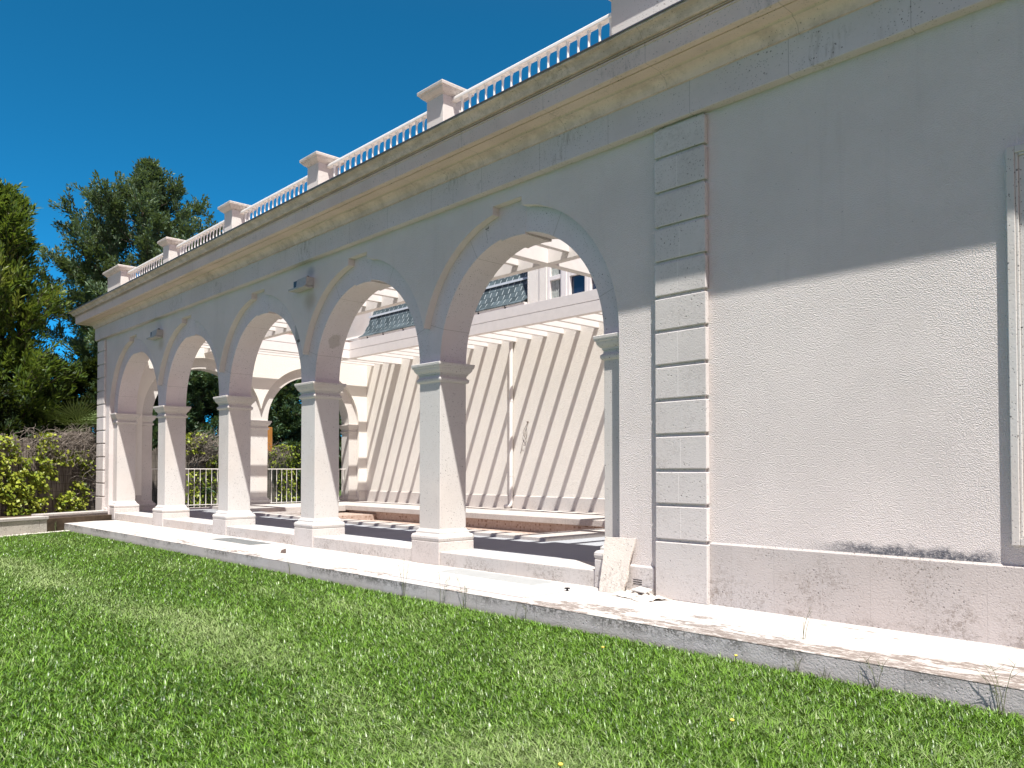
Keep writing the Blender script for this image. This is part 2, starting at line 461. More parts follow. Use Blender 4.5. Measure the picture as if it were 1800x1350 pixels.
def arch_front(cs, lo, hi, xf, parent, stone, stucco, vA, vB, v0, r_in, r_ex, ztop, zstop, zbase_out, zfloor, uL, uR, tint=None, joints=True, key=True):
    """v0: stucco face, vA: recessed arch face, vB: back. One archivolt part per arch, one stucco part."""
    bounds = [lo] + [(cs[i]+cs[i+1])/2 for i in range(len(cs)-1)] + [hi]
    for i, c in enumerate(cs):
        a, b = bounds[i], bounds[i+1]
        def zf(u, m): return arc_low(m, [c], r_in, SPR, CAP) if abs(u-c) > r_in - 1e-4 else arc_low(u, [c], r_in, SPR, CAP)
        mb = MB(); slab_strip(mb, arch_samples([c], r_in, a, b), zf, ztop, vA, vB)
        ob = mb.build('archivolt', [stone, M['joint']], parent, xf=xf, weld=True, bevel=.006)
        # hairline joints of the voussoirs
        if joints:
            for ang in (18, 62, 118, 162):
                jb = MB()
                t = math.radians(ang); e = .0022
                p0 = (c+(r_in-.001)*math.cos(t), SPR+(r_in-.001)*math.sin(t)); p1 = (c+(r_ex+.02)*math.cos(t), SPR+(r_ex+.02)*math.sin(t))
                q = (-math.sin(t)*e, math.cos(t)*e)
                f = vA-.0012
                jb.add([(p0[0]-q[0],f,p0[1]-q[1]),(p1[0]-q[0],f,p1[1]-q[1]),(p1[0]+q[0],f,p1[1]+q[1]),(p0[0]+q[0],f,p0[1]+q[1])], [(0,1,2,3)])
                s = r_in-.0012
                jb.add([(c+s*math.cos(t-e/s),f,SPR+s*math.sin(t-e/s)),(c+s*math.cos(t+e/s),f,SPR+s*math.sin(t+e/s)),
                        (c+s*math.cos(t+e/s),vB,SPR+s*math.sin(t+e/s)),(c+s*math.cos(t-e/s),vB,SPR+s*math.sin(t-e/s))], [(0,1,2,3)])
                jb.build('joint', M['joint'], ob, xf=xf)
        if key:
            kb = MB(); kw0, kw1 = .235, .275
            n = 8; vs = []; fs = []
            for v in (vA-.004, vB+.004):
                for k in range(n+1):
                    d = -kw0 + 2*kw0*k/n
                    vs.append((c+d, v, SPR+math.sqrt(r_in*r_in-d*d)-.032))
                vs += [(c+kw1, v, SPR+r_ex+.10), (c-kw1, v, SPR+r_ex+.10)]
            m = n+3
            fs.append(tuple(range(m))); fs.append(tuple(range(2*m-1, m-1, -1)))
            for k in range(m): fs.append((k, (k+1)%m, m+(k+1)%m, m+k))
            kb.add(vs, fs); kb.build('keystone', stone, ob, xf=xf, bevel=.005)
    # stucco sheet in front, cut along the extrados with a notch for each keystone
    kn = .285
    def zs(u, m):
        if m < cs_lo - 1e-6 or m > cs_hi + 1e-6: return zfloor
        z = SPR
        for c in cs:
            d = abs((u if abs(m-c) <= r_ex else m) - c)
            if d < r_ex: z = max(z, SPR + math.sqrt(max(r_ex*r_ex-d*d, 0)))
            if key and abs(m-c) < kn: z = max(z, SPR+r_ex+.095)
        return z
    cs_lo, cs_hi = min(cs)-r_ex, max(cs)+r_ex
    us = arch_samples(cs, r_ex, uL, uR, 56, kn if key else None)
    sb = MB(); slab_strip(sb, us, zs, zstop, v0, vA)
    return sb, cs_lo, cs_hi

front = lambda u, v, z: (u, v, z)
sb, cl, ch = arch_front(XC, -24.66, -5.86, front, AR, M['stone_arch'], M['stucco'], .12, .63, 0.0, R_IN, R_EX, 6.1, 5.5, CAP, ZW, -25.5, XR)
sb.build('wall', M['stucco'], AR, weld=True, bevel=.006)
# solid masonry behind: right and left of the arches
b = MB()
b.box(XJ0+.06, XR, .14, .62, .0, 6.2)
b.build('masonry', M['stucco_court'], AR)
b = MB(); b.box(-25.46, XJ1-.06, .14, .62, 0, 6.2); b.build('masonry', M['stucco_court'], AR)

# pillars
def pillar(x0, x1, y0, y1, o, xf=front, parent=AR, prefix='pillar', mats=None, z0=ZW, cap_o=None):
    st = M['stone']
    mb = MB(); mb.stack(x0, x1, y0, y1, [(0,.69),(0,2.94)], mi=0)
    p = mb.build('pillar', mats or st, parent, bevel=.008, xf=xf)
    cb = MB(); cb.stack(x0, x1, y0, y1, CAP_PROF, cap_o or o); cb.build('capital', mats or st, p, xf=xf, bevel=.003)
    bb = MB(); bb.stack(x0, x1, y0, y1, BASE_PROF, o); bb.build('base', mats or st, p, xf=xf, bevel=.003)
    kb = MB(); d = .086
    kb.box(x0-d*o[0], x1+d*o[1], y0-d*o[2], y1+d*o[3], z0, .525); kb.build('plinth_block', M['base'], p, xf=xf, bevel=.008)
    return p
for x in XP: pillar(x-.255, x+.255, .12, .63, (1,1,1,1))
pillar(XJ0, -5.912, .12, .63, (1,0,1,1))
pillar(-24.61, XJ1, .12, .63, (0,1,1,1))
# steps between the pillars
ed = [XJ1+.086] + sum([[x-.341, x+.341] for x in reversed(XP)], []) + [XJ0-.086]
for i in range(0, len(ed), 2):
    s = MB(); s.box(ed[i], ed[i+1], .055, .70, ZW-.1, ZS); s.build('step', M['step'], AR, bevel=.012)
# quoined pilasters with their base blocks
def pilaster(x0, x1):
    p = MB(); jl = []; z = .81+.037; tops = [1.238,1.615,2.002,2.39,2.77,3.155,3.535,3.925,4.313,4.702,5.092,5.432]
    lo = .847
    p.box(x0+.035, x1-.035, -.03, .0, .80, 5.432)
    for tz in tops:
        mid = x0 + (x1-x0)*random.choice([.46,.5,1.2])
        if mid < x1-.1:
            jl.append((mid-.0025, mid+.0025, -.0628, -.0605, lo+.012, min(tz-.036, 5.428)-.012))
        p.box(x0, x1, -.062, -.001, lo, min(tz-.036, 5.428))
        lo = tz
    q = p.build('pilaster', M['quoin'], AR, bevel=.009)
    for bx_ in jl:
        k = MB(); k.box(*bx_); k.build('joint', M['lime'], q)
    k = MB(); k.box(x0-.004, x1+.004, -.068, .02, ZW, .812); k.build('base_block', M['base'], q, bevel=.01)
pilaster(-5.35, -4.69); pilaster(-25.56, -24.93)
# plinth courses
p = MB(); p.stack(-4.684, XR, -.018, .05, [(0,ZW),(0,.822),(-.016,.842)]); p.build('plinth', M['plinth'], AR)
p = MB(); p.stack(-5.81, -5.40, -.024, .05, [(0,ZW),(0,.50),(-.015,.517)]); lp = p.build('plinth', M['base'], AR, bevel=.006)
v = MB()
for z in (.352, .328, .304): v.box(-5.695, -5.572, -.0262, -.01, z-.004, z+.004)
v.build('vent', M['dark'], lp)
p = MB(); p.stack(-24.92, -24.70, -.024, .05, [(0,ZW),(0,.50),(-.015,.517)]); p.build('plinth', M['base'], AR, bevel=.006)

# mouldings that run along the front and return at the left corner
def moulding(name, prof, mat, xc=-25.5, ret=9.0, right=XR):
    mb = MB(); vs = []; n = len(prof)
    for d, z in prof: vs.append((right, -d, z))
    for d, z in prof: vs.append((xc-d, -d, z))
    for d, z in prof: vs.append((xc-d, ret, z))
    fs = []
    for r in range(2):
        for k in range(n):
            fs.append((r*n+k, r*n+(k+1)%n, (r+1)*n+(k+1)%n, (r+1)*n+k))
    fs.append(tuple(range(n))); fs.append(tuple(range(3*n-1, 2*n-1, -1)))
    mb.add(vs, fs)
    return mb.build(name, mat, AR)
moulding('frieze', [(-.05,5.43),(.118,5.43),(.122,5.436),(.122,5.79),(-.05,5.79)], M['frieze'])
moulding('cornice', [(-.05,5.785),(.15,5.785),(.152,5.803),(.158,5.825),(.172,5.852),(.195,5.875),(.225,5.891),(.262,5.899),(.268,5.918),(.276,5.926),
    (.436,5.926),(.440,5.938),(.452,5.938),(.456,5.926),(.538,5.926),(.542,5.932),(.542,6.112),(.556,6.114),(.556,6.128),(.532,6.130),(.532,6.143),(.562,6.145),(.562,6.152),(.545,6.154),(.545,6.160),
    (.590,6.163),(.603,6.177),(.613,6.197),(.626,6.218),(.646,6.236),(.672,6.247),(.692,6.251),(.697,6.257),(.697,6.276),(-.05,6.30),(-.5,6.30)], M['cornice'])
moulding('flashing', [(.45,6.292),(.702,6.2775),(.706,6.270),(.7095,6.270),(.7095,6.289),(.45,6.302)], M['flash'])
r = MB(); r.box(-25.4, XR, -.05, .62, 6.2, 6.296); r.build('parapet_top', M['stone'], AR)

# window surround at the right edge
f = MB()
def ring(mb, x0, x1, z0, z1, wd, y0, y1):
    mb.box(x0, x0+wd, y0, y1, z0, z1); mb.box(x1-wd, x1, y0, y1, z0, z1)
    mb.box(x0+wd, x1-wd, y0, y1, z1-wd, z1); mb.box(x0+wd, x1-wd, y0, y1, z0, z0+wd)
X0, X1, Z0, Z1 = -1.89, .35, 1.0, 4.2
ring(f, X0, X1, Z0, Z1, .060, -.056, .01)
ring(f, X0+.060, X1-.060, Z0+.060, Z1-.060, .022, -.046, .01)
ring(f, X0+.082, X1-.082, Z0+.082, Z1-.082, .05, -.028, .01); ring(f, X0+.132, X1-.132, Z0+.132, Z1-.132, .075, -.018, .01)
wf = f.build('window_surround', M['stone'], AR, bevel=.006)
f = MB(); f.box(X0+.2, X1-.2, -.006, .008, Z0+.2, Z1-.2); f.build('window_pane', M['glass'], wf)
f = MB(); ring(f, X0+.208, X1-.208, Z0+.208, Z1-.208, .06, -.014, .006); f.box(-.80, -.74, -.013, .006, Z0+.268, Z1-.268); f.build('window_frame', M['white'], wf, bevel=.004)

# ------------------------------------------------------------------ end wall of the courtyard (belongs to the same building)
EX = -24.6
end = lambda u, v, z: (EX - v, u, z)
CE = [2.785, 6.475]
sbe, _, _ = arch_front(CE, .86, 8.40, end, AR, M['stone'], M['stucco_court'], .12, .62, 0.0, 1.55, 1.88, 6.1, 6.15, CAP, ZS, .60, YB, joints=False, key=False)
sbe.build('side_wall', M['stucco_court'], AR, xf=end, weld=True)
b = MB(); b.box(.63, 1.19, .14, .615, 0, 6.1); b.build('masonry', M['stucco_court'], AR, xf=end)
b = MB(); b.box(8.07, YB+.3, .14, .615, 0, 6.1); b.build('masonry', M['stucco_court'], AR, xf=end)
pillar(4.335, 4.925, .12, .62, (1,1,1,1), end, AR, z0=ZS)
pillar(.905, 1.235, .12, .62, (0,1,1,1), end, AR, z0=ZS)
pillar(8.025, 8.355, .12, .62, (1,0,1,1), end, AR, z0=ZS)
for a, c in ((.63,.90),(8.36,YB-.03)):
    b = MB(); b.box(a, c, -.02, .05, ZS, .86); b.build('plinth', M['base'], AR, xf=end, bevel=.006)
# right-hand courtyard wall and flat roof of the closed part
b = MB(); b.box(-5.7, -5.4, .62, YB, 0, 6.2); b.build('side_wall', M['stucco_court'], AR)
b = MB(); b.box(-5.38, XR, .64, YB-.05, 6.0, 6.22); b.build('roof', M['stone'], AR)

# ------------------------------------------------------------------ roof pedestals and balustrades
PX = [(-25.43, -24.23)] + [(x-.41, x) for x in (-20.55, -16.84, -13.13, -9.42)] + [(-6.14, -3.9)]
PLAB = ['wide stone corner pedestal at the far left end of the roof balustrade',
        'stone roof pedestal standing next to the wide corner pedestal',
        'capped stone roof pedestal above the pillar between the second and third arches from the left',
        'capped stone roof pedestal above the pillar left of the arch showing the slate roof',
        'capped stone roof pedestal above the pillar with the nearest arch on its right',
        'large plain stone parapet block on the cornice, cut by the top edge of the photo']
for i, ((x0, x1), lab) in enumerate(zip(PX, PLAB)):
    P = empty('pedestal', ((x0+x1)/2, .36, 6.3), lab, 'pedestal', 'stone pedestals along the roof')
    big = i == 5
    zt = 7.33
    m = MB(); m.box(x0, x1, .15, .57, 6.29, zt); m.build('shaft', M['stone'], P, bevel=.01)
    m = MB(); m.stack(x0, x1, .15, .57, [(0,zt-.004),(.012,zt),(.016,zt+.012),(.045,zt+.03),(.078,zt+.062),(.088,zt+.085),(.108,zt+.09),(.112,zt+.135),(.10,zt+.148),(0,zt+.165)])
    m.build('cap', M['capstone'], P, bevel=.004)
# one baluster, shared by every bay
def baluster_mesh():
    m = MB()
    m.lathe(0, 0, [(.024,6.30),(.024,6.35),(.018,6.365),(.019,6.42),(.0235,6.56),(.0245,6.68),(.0225,6.86),(.018,7.05),(.015,7.16),(.016,7.20),(.022,7.222),(.029,7.245),(.031,7.264)], 10)
    return m
BAYS = [(-24.23,-20.96),(-20.55,-17.25),(-16.84,-13.54),(-13.13,-9.83),(-9.42,-6.14)]
BLAB = ['leftmost run of white balusters beside the wide corner pedestal', 'second run of white balusters from the left end of the roof',
        'middle run of white balusters, between the two middle roof pedestals', 'run of white balusters ending at the nearest capped pedestal',
        'nearest run of white balusters, ending at the large parapet block']
bal0 = None
for (x0, x1), lab in zip(BAYS, BLAB):
    B = empty('balustrade', ((x0+x1)/2, .373, 6.3), lab, 'balustrade', 'balustrade runs along the roof')
    m = MB(); m.stack(x0-.02, x1+.02, .313, .433, [(-.02,7.262),(-.008,7.27),(-.008,7.308),(-.025,7.325)], (0,0,1,1)); m.build('handrail', M['baluster'], B, bevel=.004)
    m = MB(); m.box(x0, x1, .325, .421, 6.29, 6.315); m.build('bottom_rail', M['baluster'], B)
    n = 17; st = .182; s0 = x0 + ((x1-x0) - st*(n-1))/2
    for k in range(n):
        if bal0 is None: bal0 = baluster_mesh().build('baluster', M['baluster'], loc=(0,0,0)); c = bal0
        else: c = bal0.copy(); COL.objects.link(c)
        c.location = (s0+st*k, .373, 0); c.parent = B; c.matrix_parent_inverse = Matrix.Translation(-B.location)

# ------------------------------------------------------------------ wall lamps
for k, (lx, lab) in enumerate(((-13.0, 'box shaped grey wall floodlight to the left of the second nearest arch'), (-20.47, 'box shaped grey wall floodlight between the two farthest arches'))):
    L = empty('wall_lamp', (lx-.3, 0, 5.0), lab, 'wall lamp', 'floodlights on the facade')
    m = MB(); m.hexa([(lx-.40,-.15,4.965),(lx,-.17,4.965),(lx,.0,4.965),(lx-.40,.0,4.965),(lx-.40,-.13,5.12),(lx,-.15,5.12),(lx,.0,5.12),(lx-.40,.0,5.12)]); h = m.build('housing', M['grey'], L, bevel=.006)
    m = MB(); m.lathe(lx-.12, -.06, [(.028,5.12),(.028,5.145),(.018,5.158)], 10); m.build('knob', M['dark'], h)
    m = MB(); m.box(lx-.545, lx-.405, -.12, 0, 4.99, 5.11); m.build('lens', M['lens'], L, bevel=.004)
    m = MB(); m.box(lx-.60, lx-.01, -.20, .0, 4.925, 4.96); m.build('tray', M['grey'], L, bevel=.004)

# ------------------------------------------------------------------ pergola
PG = empty('pergola', (-15, 4.7, 5.24), 'white slatted pergola of beams and rafters over the courtyard', 'pergola')
def beam_x(y0, y1, name='beam'):
    m = MB(); m.box(EX, -5.7, y0, y1, 5.243, 5.500); m.box(EX, -5.7, y0+.012, y1-.012, 5.500, 5.518); m.box(EX, -5.7, y0, y1, 5.518, 5.77)
    m.build(name, M['white'], PG, bevel=.004)
def beam_y(x0, x1, y0, y1):
    m = MB(); m.box(x0, x1, y0, y1, 5.2405, 5.498); m.box(x0+.012, x1-.012, y0, y1, 5.498, 5.520); m.box(x0, x1, y0, y1, 5.520, 5.768)
    m.build('beam', M['white'], PG, bevel=.004)
beam_x(2.73, 2.89); beam_x(6.62, 6.78)
beam_y(-22.63, -22.46, .625, YB); beam_y(-9.87, -9.70, .625, YB)
raf = {}
def rafter(xr, y0, y1):
    L = round(y1-y0, 3)
    if L not in raf:
        m = MB(); m.box(-.10, 0, 0, L, 5.345, 5.50); raf[L] = m.build('rafter', M['white'], None, bevel=.003); c = raf[L]
    else: c = raf[L].copy(); COL.objects.link(c)
    c.location = (xr, y0, 0); c.parent = PG; c.matrix_parent_inverse = Matrix.Translation(-PG.location)
SP = [(.625,2.73),(2.89,6.62),(6.78,YB)]
for k in range(-12, 14):
    xr = -13.602 - .629*k
    if xr > -5.75 or (xr > -9.98 and xr-.10 < -9.62): continue
    for j, (a, c) in enumerate(SP):
        if j == 1 and xr < -9.7: continue
        rafter(xr, a, c)
for xr in (-23.02,-23.58,-24.13):
    for a, c in SP: rafter(xr, a, c)

# ------------------------------------------------------------------ courtyard floor and pool
f = MB()
f.box(-24.75, -5.5, .62, 2.45, .2, ZS-.002); f.box(-9.9, -5.5, 2.45, 6.5, .2, ZS-.002)
f.box(-24.75, -20.3, 2.45, 3.4, .2, ZS-.002)
tag(f.build('courtyard_floor', M['floor']), kind='structure')
f = MB(); f.box(-22.4, -9.9, 2.6, 6.9, -.3, .085); f.box(-22.4, -10.2, 6.45, 6.9, .085, .40); f.box(-10.2, -9.9, 2.6, 6.45, .085, .40); f.box(-20.3, -10.2, 2.5, 2.75, .085, .40)
f.box(-22.35, -20.6, 3.4, 6.45, .085, .25)
tag(f.build('pool_basin', M['mosaic']), kind='structure')
f = MB()
f.box(-20.05, -9.44, 2.40, 2.80, ZS-.02, .452); f.box(-10.25, -9.44, 2.80, 6.28, ZS-.02, .4515); f.box(-20.45, -20.052, 2.40, 3.6, ZS-.02, .4518)
tag(f.build('pool_coping', M['coping'], bevel=.012), kind='structure')
f = MB(); f.box(-24.75, -5.5, 6.30, YB, .337, .485); f.box(-24.75, -22.1, 3.0, 6.298, .30, .484)
tag(f.build('raised_terrace', M['coping'], bevel=.012), kind='structure')

# ------------------------------------------------------------------ house behind
H = empty('house', (-15, 9.5, 0), 'cream house wall behind the pergola with slate mansard roof and white dormer windows', 'house')
m = MB(); m.box(-25.3, 3, YB, YB+.35, 0, 6.36); m.build('wall', M['stucco_court'], H)
m = MB(); m.stack(-24.62, -5.7, YB-.03, YB+.02, [(0,.484),(0,.845),(-.012,.862)]); m.build('skirting', M['base'], H)
m = MB(); m.box(-24.93, -16.3, YB-.10, YB+.2, 6.32, 6.40); m.box(-24.93, -16.3, YB-.13, YB+.05, 6.40, 6.435); ev = m.build('eave', M['white'], H, bevel=.006)
for x in (-24.4, -23.4, -22.2, -20.9, -19.6, -18.3, -17.1):
    m = MB(); m.box(x-.012, x+.012, YB-.136, YB-.10, 6.34, 6.44); m.build('gutter_bracket', M['dark'], ev)
# slates, laid row upon row; the lowest rows flare outward
sl = MB()
prof = [(8.50,6.43),(8.69,6.55),(8.81,6.70),(8.90,6.87),(8.98,7.05),(9.06,7.23)]
def slates(prof, x0, x1, w, off0):
    for i in range(len(prof)-1):
        (y0, z0), (y1, z1) = prof[i], prof[i+1]
        off = off0 + (w/2 if i % 2 else 0)
        x = x0 - off
        while x < x1:
            a, b = max(x+.015, x0), min(x+w-.015, x1)
            if b-a > .02:
                t = .006 + random.uniform(-.002, .003)
                ny, nz = -(z1-z0), (y1-y0); l = math.hypot(ny, nz); ny /= l; nz /= l
                ly, lz = (y1-y0)*1.12, (z1-z0)*1.12
                sh = random.uniform(-.006, .006)
                sl.hexa([(a,y0,z0),(b,y0,z0),(b,y0+ny*-0+ly,z0+lz),(a,y0+ly,z0+lz),
                         (a+sh*0,y0+ny*.007,z0+nz*.007),(b,y0+ny*.007,z0+nz*.007),(b,y0+ly+ny*t*.4,z0+lz+nz*t*.4),(a,y0+ly+ny*t*.4,z0+lz+nz*t*.4)])
            x += w
slates(prof, -24.92, -16.29, .27, .1)
slates([(9.10,7.29),(9.17,7.44),(9.25,7.60),(9.34,7.76),(9.46,7.93),(9.62,8.10)], -24.92, -16.29, .27, .0)
sl_under = MB(); sl_under.add([(-24.9,8.86,6.40),(-16.3,8.86,6.40),(-16.3,9.14,7.2),(-24.9,9.14,7.2),(-16.3,9.75,8.15),(-24.9,9.75,8.15),(-16.3,12,8.15),(-24.9,12,8.15),(-16.3,12,6.4),(-24.9,12,6.4)],
       [(0,1,2,3),(3,2,4,5),(5,4,6,7),(7,6,8,9),(0,3,5,7,9),(1,8,6,4,2)])
rf = sl.build('roof', M['slate'], H)
for pr_ in (prof, [(9.10,7.29),(9.17,7.44),(9.25,7.60),(9.34,7.76),(9.46,7.93),(9.62,8.10)]):
    for (ya, za), (yb, zb2) in zip(pr_[:-1], pr_[1:]):
        sl_under.add([(-24.9,ya+.004,za-.002),(-16.3,ya+.004,za-.002),(-16.3,yb+.004,zb2-.002),(-24.9,yb+.004,zb2-.002)], [(0,1,2,3)])
sl_under.build('joint_backing', m_plain('joint_sky_glint', (.50,.55,.57), .8, .2), rf)  # pale sheet in the gaps paints sky reflected on the slate edges
m = MB(); m.hexa([(-24.95,8.99,7.215),(-16.29,8.99,7.215),(-16.29,9.14,7.245),(-24.95,9.14,7.245),(-24.95,9.00,7.285),(-16.29,9.00,7.285),(-16.29,9.15,7.305),(-24.95,9.15,7.305)]); m.build('ridge_strip', m_plain('zinc', (.45,.48,.52), .4, .5), rf)
m = MB(); m.box(-28.5, -25.1, 9.2, 12, 6.0, 9.2); m.stack(-28.5,-25.1,9.2,12,[(0,6.3),(.10,6.32),(.10,6.62),(.02,6.66),(0,6.72)]); m.build('chimney_block', M['stone'], H)
# dormer storey with windows
m = MB(); m.box(-16.28, -15.77, 8.70, 12, 6.36, 9.4); m.box(-15.77, -15.50, 8.66, 12, 6.36, 9.4); m.box(-15.50, -4, 8.95, 12, 6.36, 9.4); m.box(-15.50, -4, 8.70, 8.95, 7.62, 9.4); m.box(-15.5,-4,8.70,8.95,6.30,6.37)
dm = m.build('dormer', M['stucco_court'], H)
wx = [(-15.49,-14.93),(-14.74,-14.04),(-14.0,-13.3),(-12.9,-12.2),(-12.15,-11.45)]
for i, (a, c) in enumerate(wx):
    m = MB()
    m.box(a, a+.10, 8.69, 8.82, 6.37, 7.62); m.box(c-.055, c, 8.69, 8.82, 6.37, 7.62); m.box(a+.10, c-.055, 8.692, 8.82, 6.90, 7.02); m.box(a+.10, c-.055, 8.692, 8.82, 7.54, 7.62); m.box(a+.10,c-.055,8.692,8.82,6.37,6.385)
    wd = m.build('window', M['white'], dm, bevel=.006)
for a, c in ((-14.93,-14.74),(-14.04,-14.0),(-13.3,-12.9),(-12.2,-12.15),(-11.45,-4)):
    m = MB(); m.box(a+.002, c-.002, 8.66 if c-a>.1 else 8.68, 8.88, 6.37, 7.62); m.build('mullion', M['white'], dm, bevel=.006)
for i, (a, c) in enumerate(wx):
    m = MB(); m.box(a+.10, c-.055, 8.78, 8.79, 6.38, 6.90); m.box(a+.10, c-.055, 8.78, 8.79, 7.02, 7.54); m.build('pane', M['glass'], dm)
m = MB(); 
for s in range(14):
    x = -15.385 + s*.021; m.box(x, x+.0212, 8.770-.006*math.sin(s*1.7)-.004, 8.7785, 6.39, 7.53)
cu = m.build('curtain', M['curtain'], dm)
# downpipe
m = MB(); m.tube([(-16.89,8.615,5.34),(-16.89,8.615,.66),(-16.895,8.61,.60),(-16.93,8.58,.555),(-17.0,8.53,.545),(-17.04,8.50,.545)], .058, 14); m.tube([(-16.89,8.615,1.43),(-16.89,8.615,1.46)], .064, 14)
m.tube([(-16.89,8.615,3.6),(-16.89,8.615,3.63)], .064, 14)
dp = m.build('downpipe', M['white'], H)
m = MB(); m.tube([(-17.042,8.498,.545),(-17.044,8.497,.545)], .047, 14); m.build('outlet', M['dark'], dp)
# looped cable hanging on the back wall
m = MB()
m.tube([(-16.26,8.675,2.96),(-16.32,8.66,2.86),(-16.42,8.65,2.70),(-16.40,8.655,2.58),(-16.30,8.66,2.50),(-16.27,8.66,2.66),(-16.30,8.66,2.80),(-16.38,8.655,2.60),(-16.30,8.66,2.42),(-16.36,8.655,2.30),(-16.46,8.65,2.34),(-16.38,8.655,2.48)], .006, 5)
m.tube([(-16.46,8.65,2.34),(-16.50,8.66,2.2),(-16.55,8.66,2.08)], .006, 5)
m.tube([(-16.25,8.69,2.98),(-16.25,8.64,2.98)], .02, 8)
tag(m.build('cable', M['litter']), 'thin cable hanging in loops on the striped back wall beside the downpipe', 'cable')

# ------------------------------------------------------------------ railings in the end arches
bar_me = None
for (a, c), lab in zip(((1.235,4.335),(4.925,8.025)), ('white bar railing in the left arch of the courtyard end wall', 'white bar railing in the right arch of the end wall, next to the striped wall')):
    R = empty('railing', (-24.95, (a+c)/2, .43), lab, 'railing', 'railings in the end arches')
    m = MB(); m.box(-24.965, -24.935, a, c, 1.625, 1.65); m.build('top_rail', M['white_metal'], R, bevel=.003)
    m = MB(); m.box(-24.962, -24.938, a, c, .50, .522); m.build('bottom_rail', M['white_metal'], R, bevel=.003)
    n = 17
    for k in range(n):
        y = a + .08 + (c-a-.16)*k/(n-1)
        if bar_me is None:
            m = MB(); m.lathe(0, 0, [(.0095,.43),(.0095,.522),(.017,.535),(.0095,.55),(.0095,1.03),(.019,1.04),(.019,1.06),(.0095,1.07),(.0095,1.60),(.016,1.612),(.0095,1.63)], 8)
            bar_me = m.build('bar', M['white_metal']); o = bar_me
        else: o = bar_me.copy(); COL.objects.link(o)
        o.location = (-24.95, y, 0); o.parent = R; o.matrix_parent_inverse = Matrix.Translation(-R.location)
for a, c in ((1.15,4.3),(4.95,8.0)):
    m = MB(); m.box(-25.2, -24.62, a, c, .2, .43); m.build('threshold', M['base'], AR, bevel=.01)

# ------------------------------------------------------------------ grates, slab, scraps on the walkway
def grate(x0, x1, y0, y1, lab, nslat):
    G = empty('drain_grate', ((x0+x1)/2, (y0+y1)/2, ZW), lab, 'drain grate', 'metal grates in the walkway')
    m = MB(); e = .03
    m.box(x0, x1, y0, y0+e, ZW-.002, ZW+.008); m.box(x0, x1, y1-e, y1, ZW-.002, ZW+.008); m.box(x0, x0+e, y0+e, y1-e, ZW-.002, ZW+.008); m.box(x1-e, x1, y0+e, y1-e, ZW-.002, ZW+.008)
    m.build('frame', M['white_metal'], G)
    m = MB(); m.box(x0+e, x1-e, y0+e, y1-e, ZW-.001, ZW+.0018); m.build('pit_shade', M['grate_dark'], G)  # flat dark sheet painted as the shade below the slats
    m = MB()
    for k in range(nslat):
        x = x0+e + (x1-x0-2*e)*(k+.5)/nslat; m.box(x-.009, x+.009, y0+e, y1-e, ZW-.001, ZW+.0066)
    m.build('slat', M['grate_slat'], G)
M['grate_dark'] = m_plain('grate_shadow', (.16,.17,.17), .8, .2)
M['grate_slat'] = m_plain('grate_metal', (.45,.455,.45), .5, .4)
grate(-8.85, -6.87, -.48, .03, 'long pale slatted grate in the walkway beside the nearest pillar', 58)
M['grate_slat2'] = m_plain('grate_grey_metal', (.20,.21,.21), .5, .4)
_s = M['grate_slat']; M['grate_slat'] = M['grate_slat2']
grate(-16.15, -14.2, -.64, -.10, 'grey slatted grate in the walkway in front of the middle arch', 58)
M['grate_slat'] = _s
m = MB(); m.box(-8.9, -6.32, -1.17, -.52, ZW-.004, ZW+.013)
o = m.build('access_cover', M['walk'], bevel=.005); tag(o, 'flat pale stone cover slab in the walkway in front of the long slatted grate', 'cover slab')
m = MB(); m.lathe(-6.355, -.42, [(.012,ZW),(.012,ZW+.022),(.034,ZW+.026),(.034,ZW+.036),(.01,ZW+.04)], 10)
tag(m.build('lifting_knob', M['dark']), 'small dark metal knob on the walkway left of the leaning slab', 'knob')
# leaning slab
m = MB()
def lerp(a, b, t): return a + (b-a)*t
bl, br, tl, tr = Vector((-6.085,-.175,ZW+.001)), Vector((-5.745,-.150,ZW+.001)), Vector((-6.095,-.042,.818)), Vector((-5.655,-.042,.822))
nrm = (br-bl).cross(tl-bl).normalized(); nb = 7; vs = []; fs = []
edge = []
for i in range(nb+1): edge.append(bl.lerp(br, i/nb))
for i in range(1, 10): edge.append(br.lerp(tr, i/9) + (Vector((random.uniform(-.014,.008),0,0)) if i < 9 else Vector((0,0,0))))
for i in range(1, nb+1): edge.append(tr.lerp(tl, i/nb) + Vector((0,0,random.uniform(-.01,.006))))
for i in range(1, 9): edge.append(tl.lerp(bl, i/9) + Vector((random.uniform(-.006,.006),0,0)))
n = len(edge); th = .034
vs = [e for e in edge] + [e - nrm*th + Vector((random.uniform(-.004,.004),0,0)) for e in edge]
ctr = sum(edge, Vector())/n
m.add(vs, [tuple(range(n)), tuple(range(2*n-1, n-1, -1))] + [(k, (k+1)%n, n+(k+1)%n, n+k) for k in range(n)])
tag(m.build('stone_slab', m_stone('slab_travertine', (.70,.63,.56), .9, stain=.5, grain=.6, tone=.2), bevel=.004), 'broken travertine slab leaning against the wall at the nearest arch', 'stone slab')
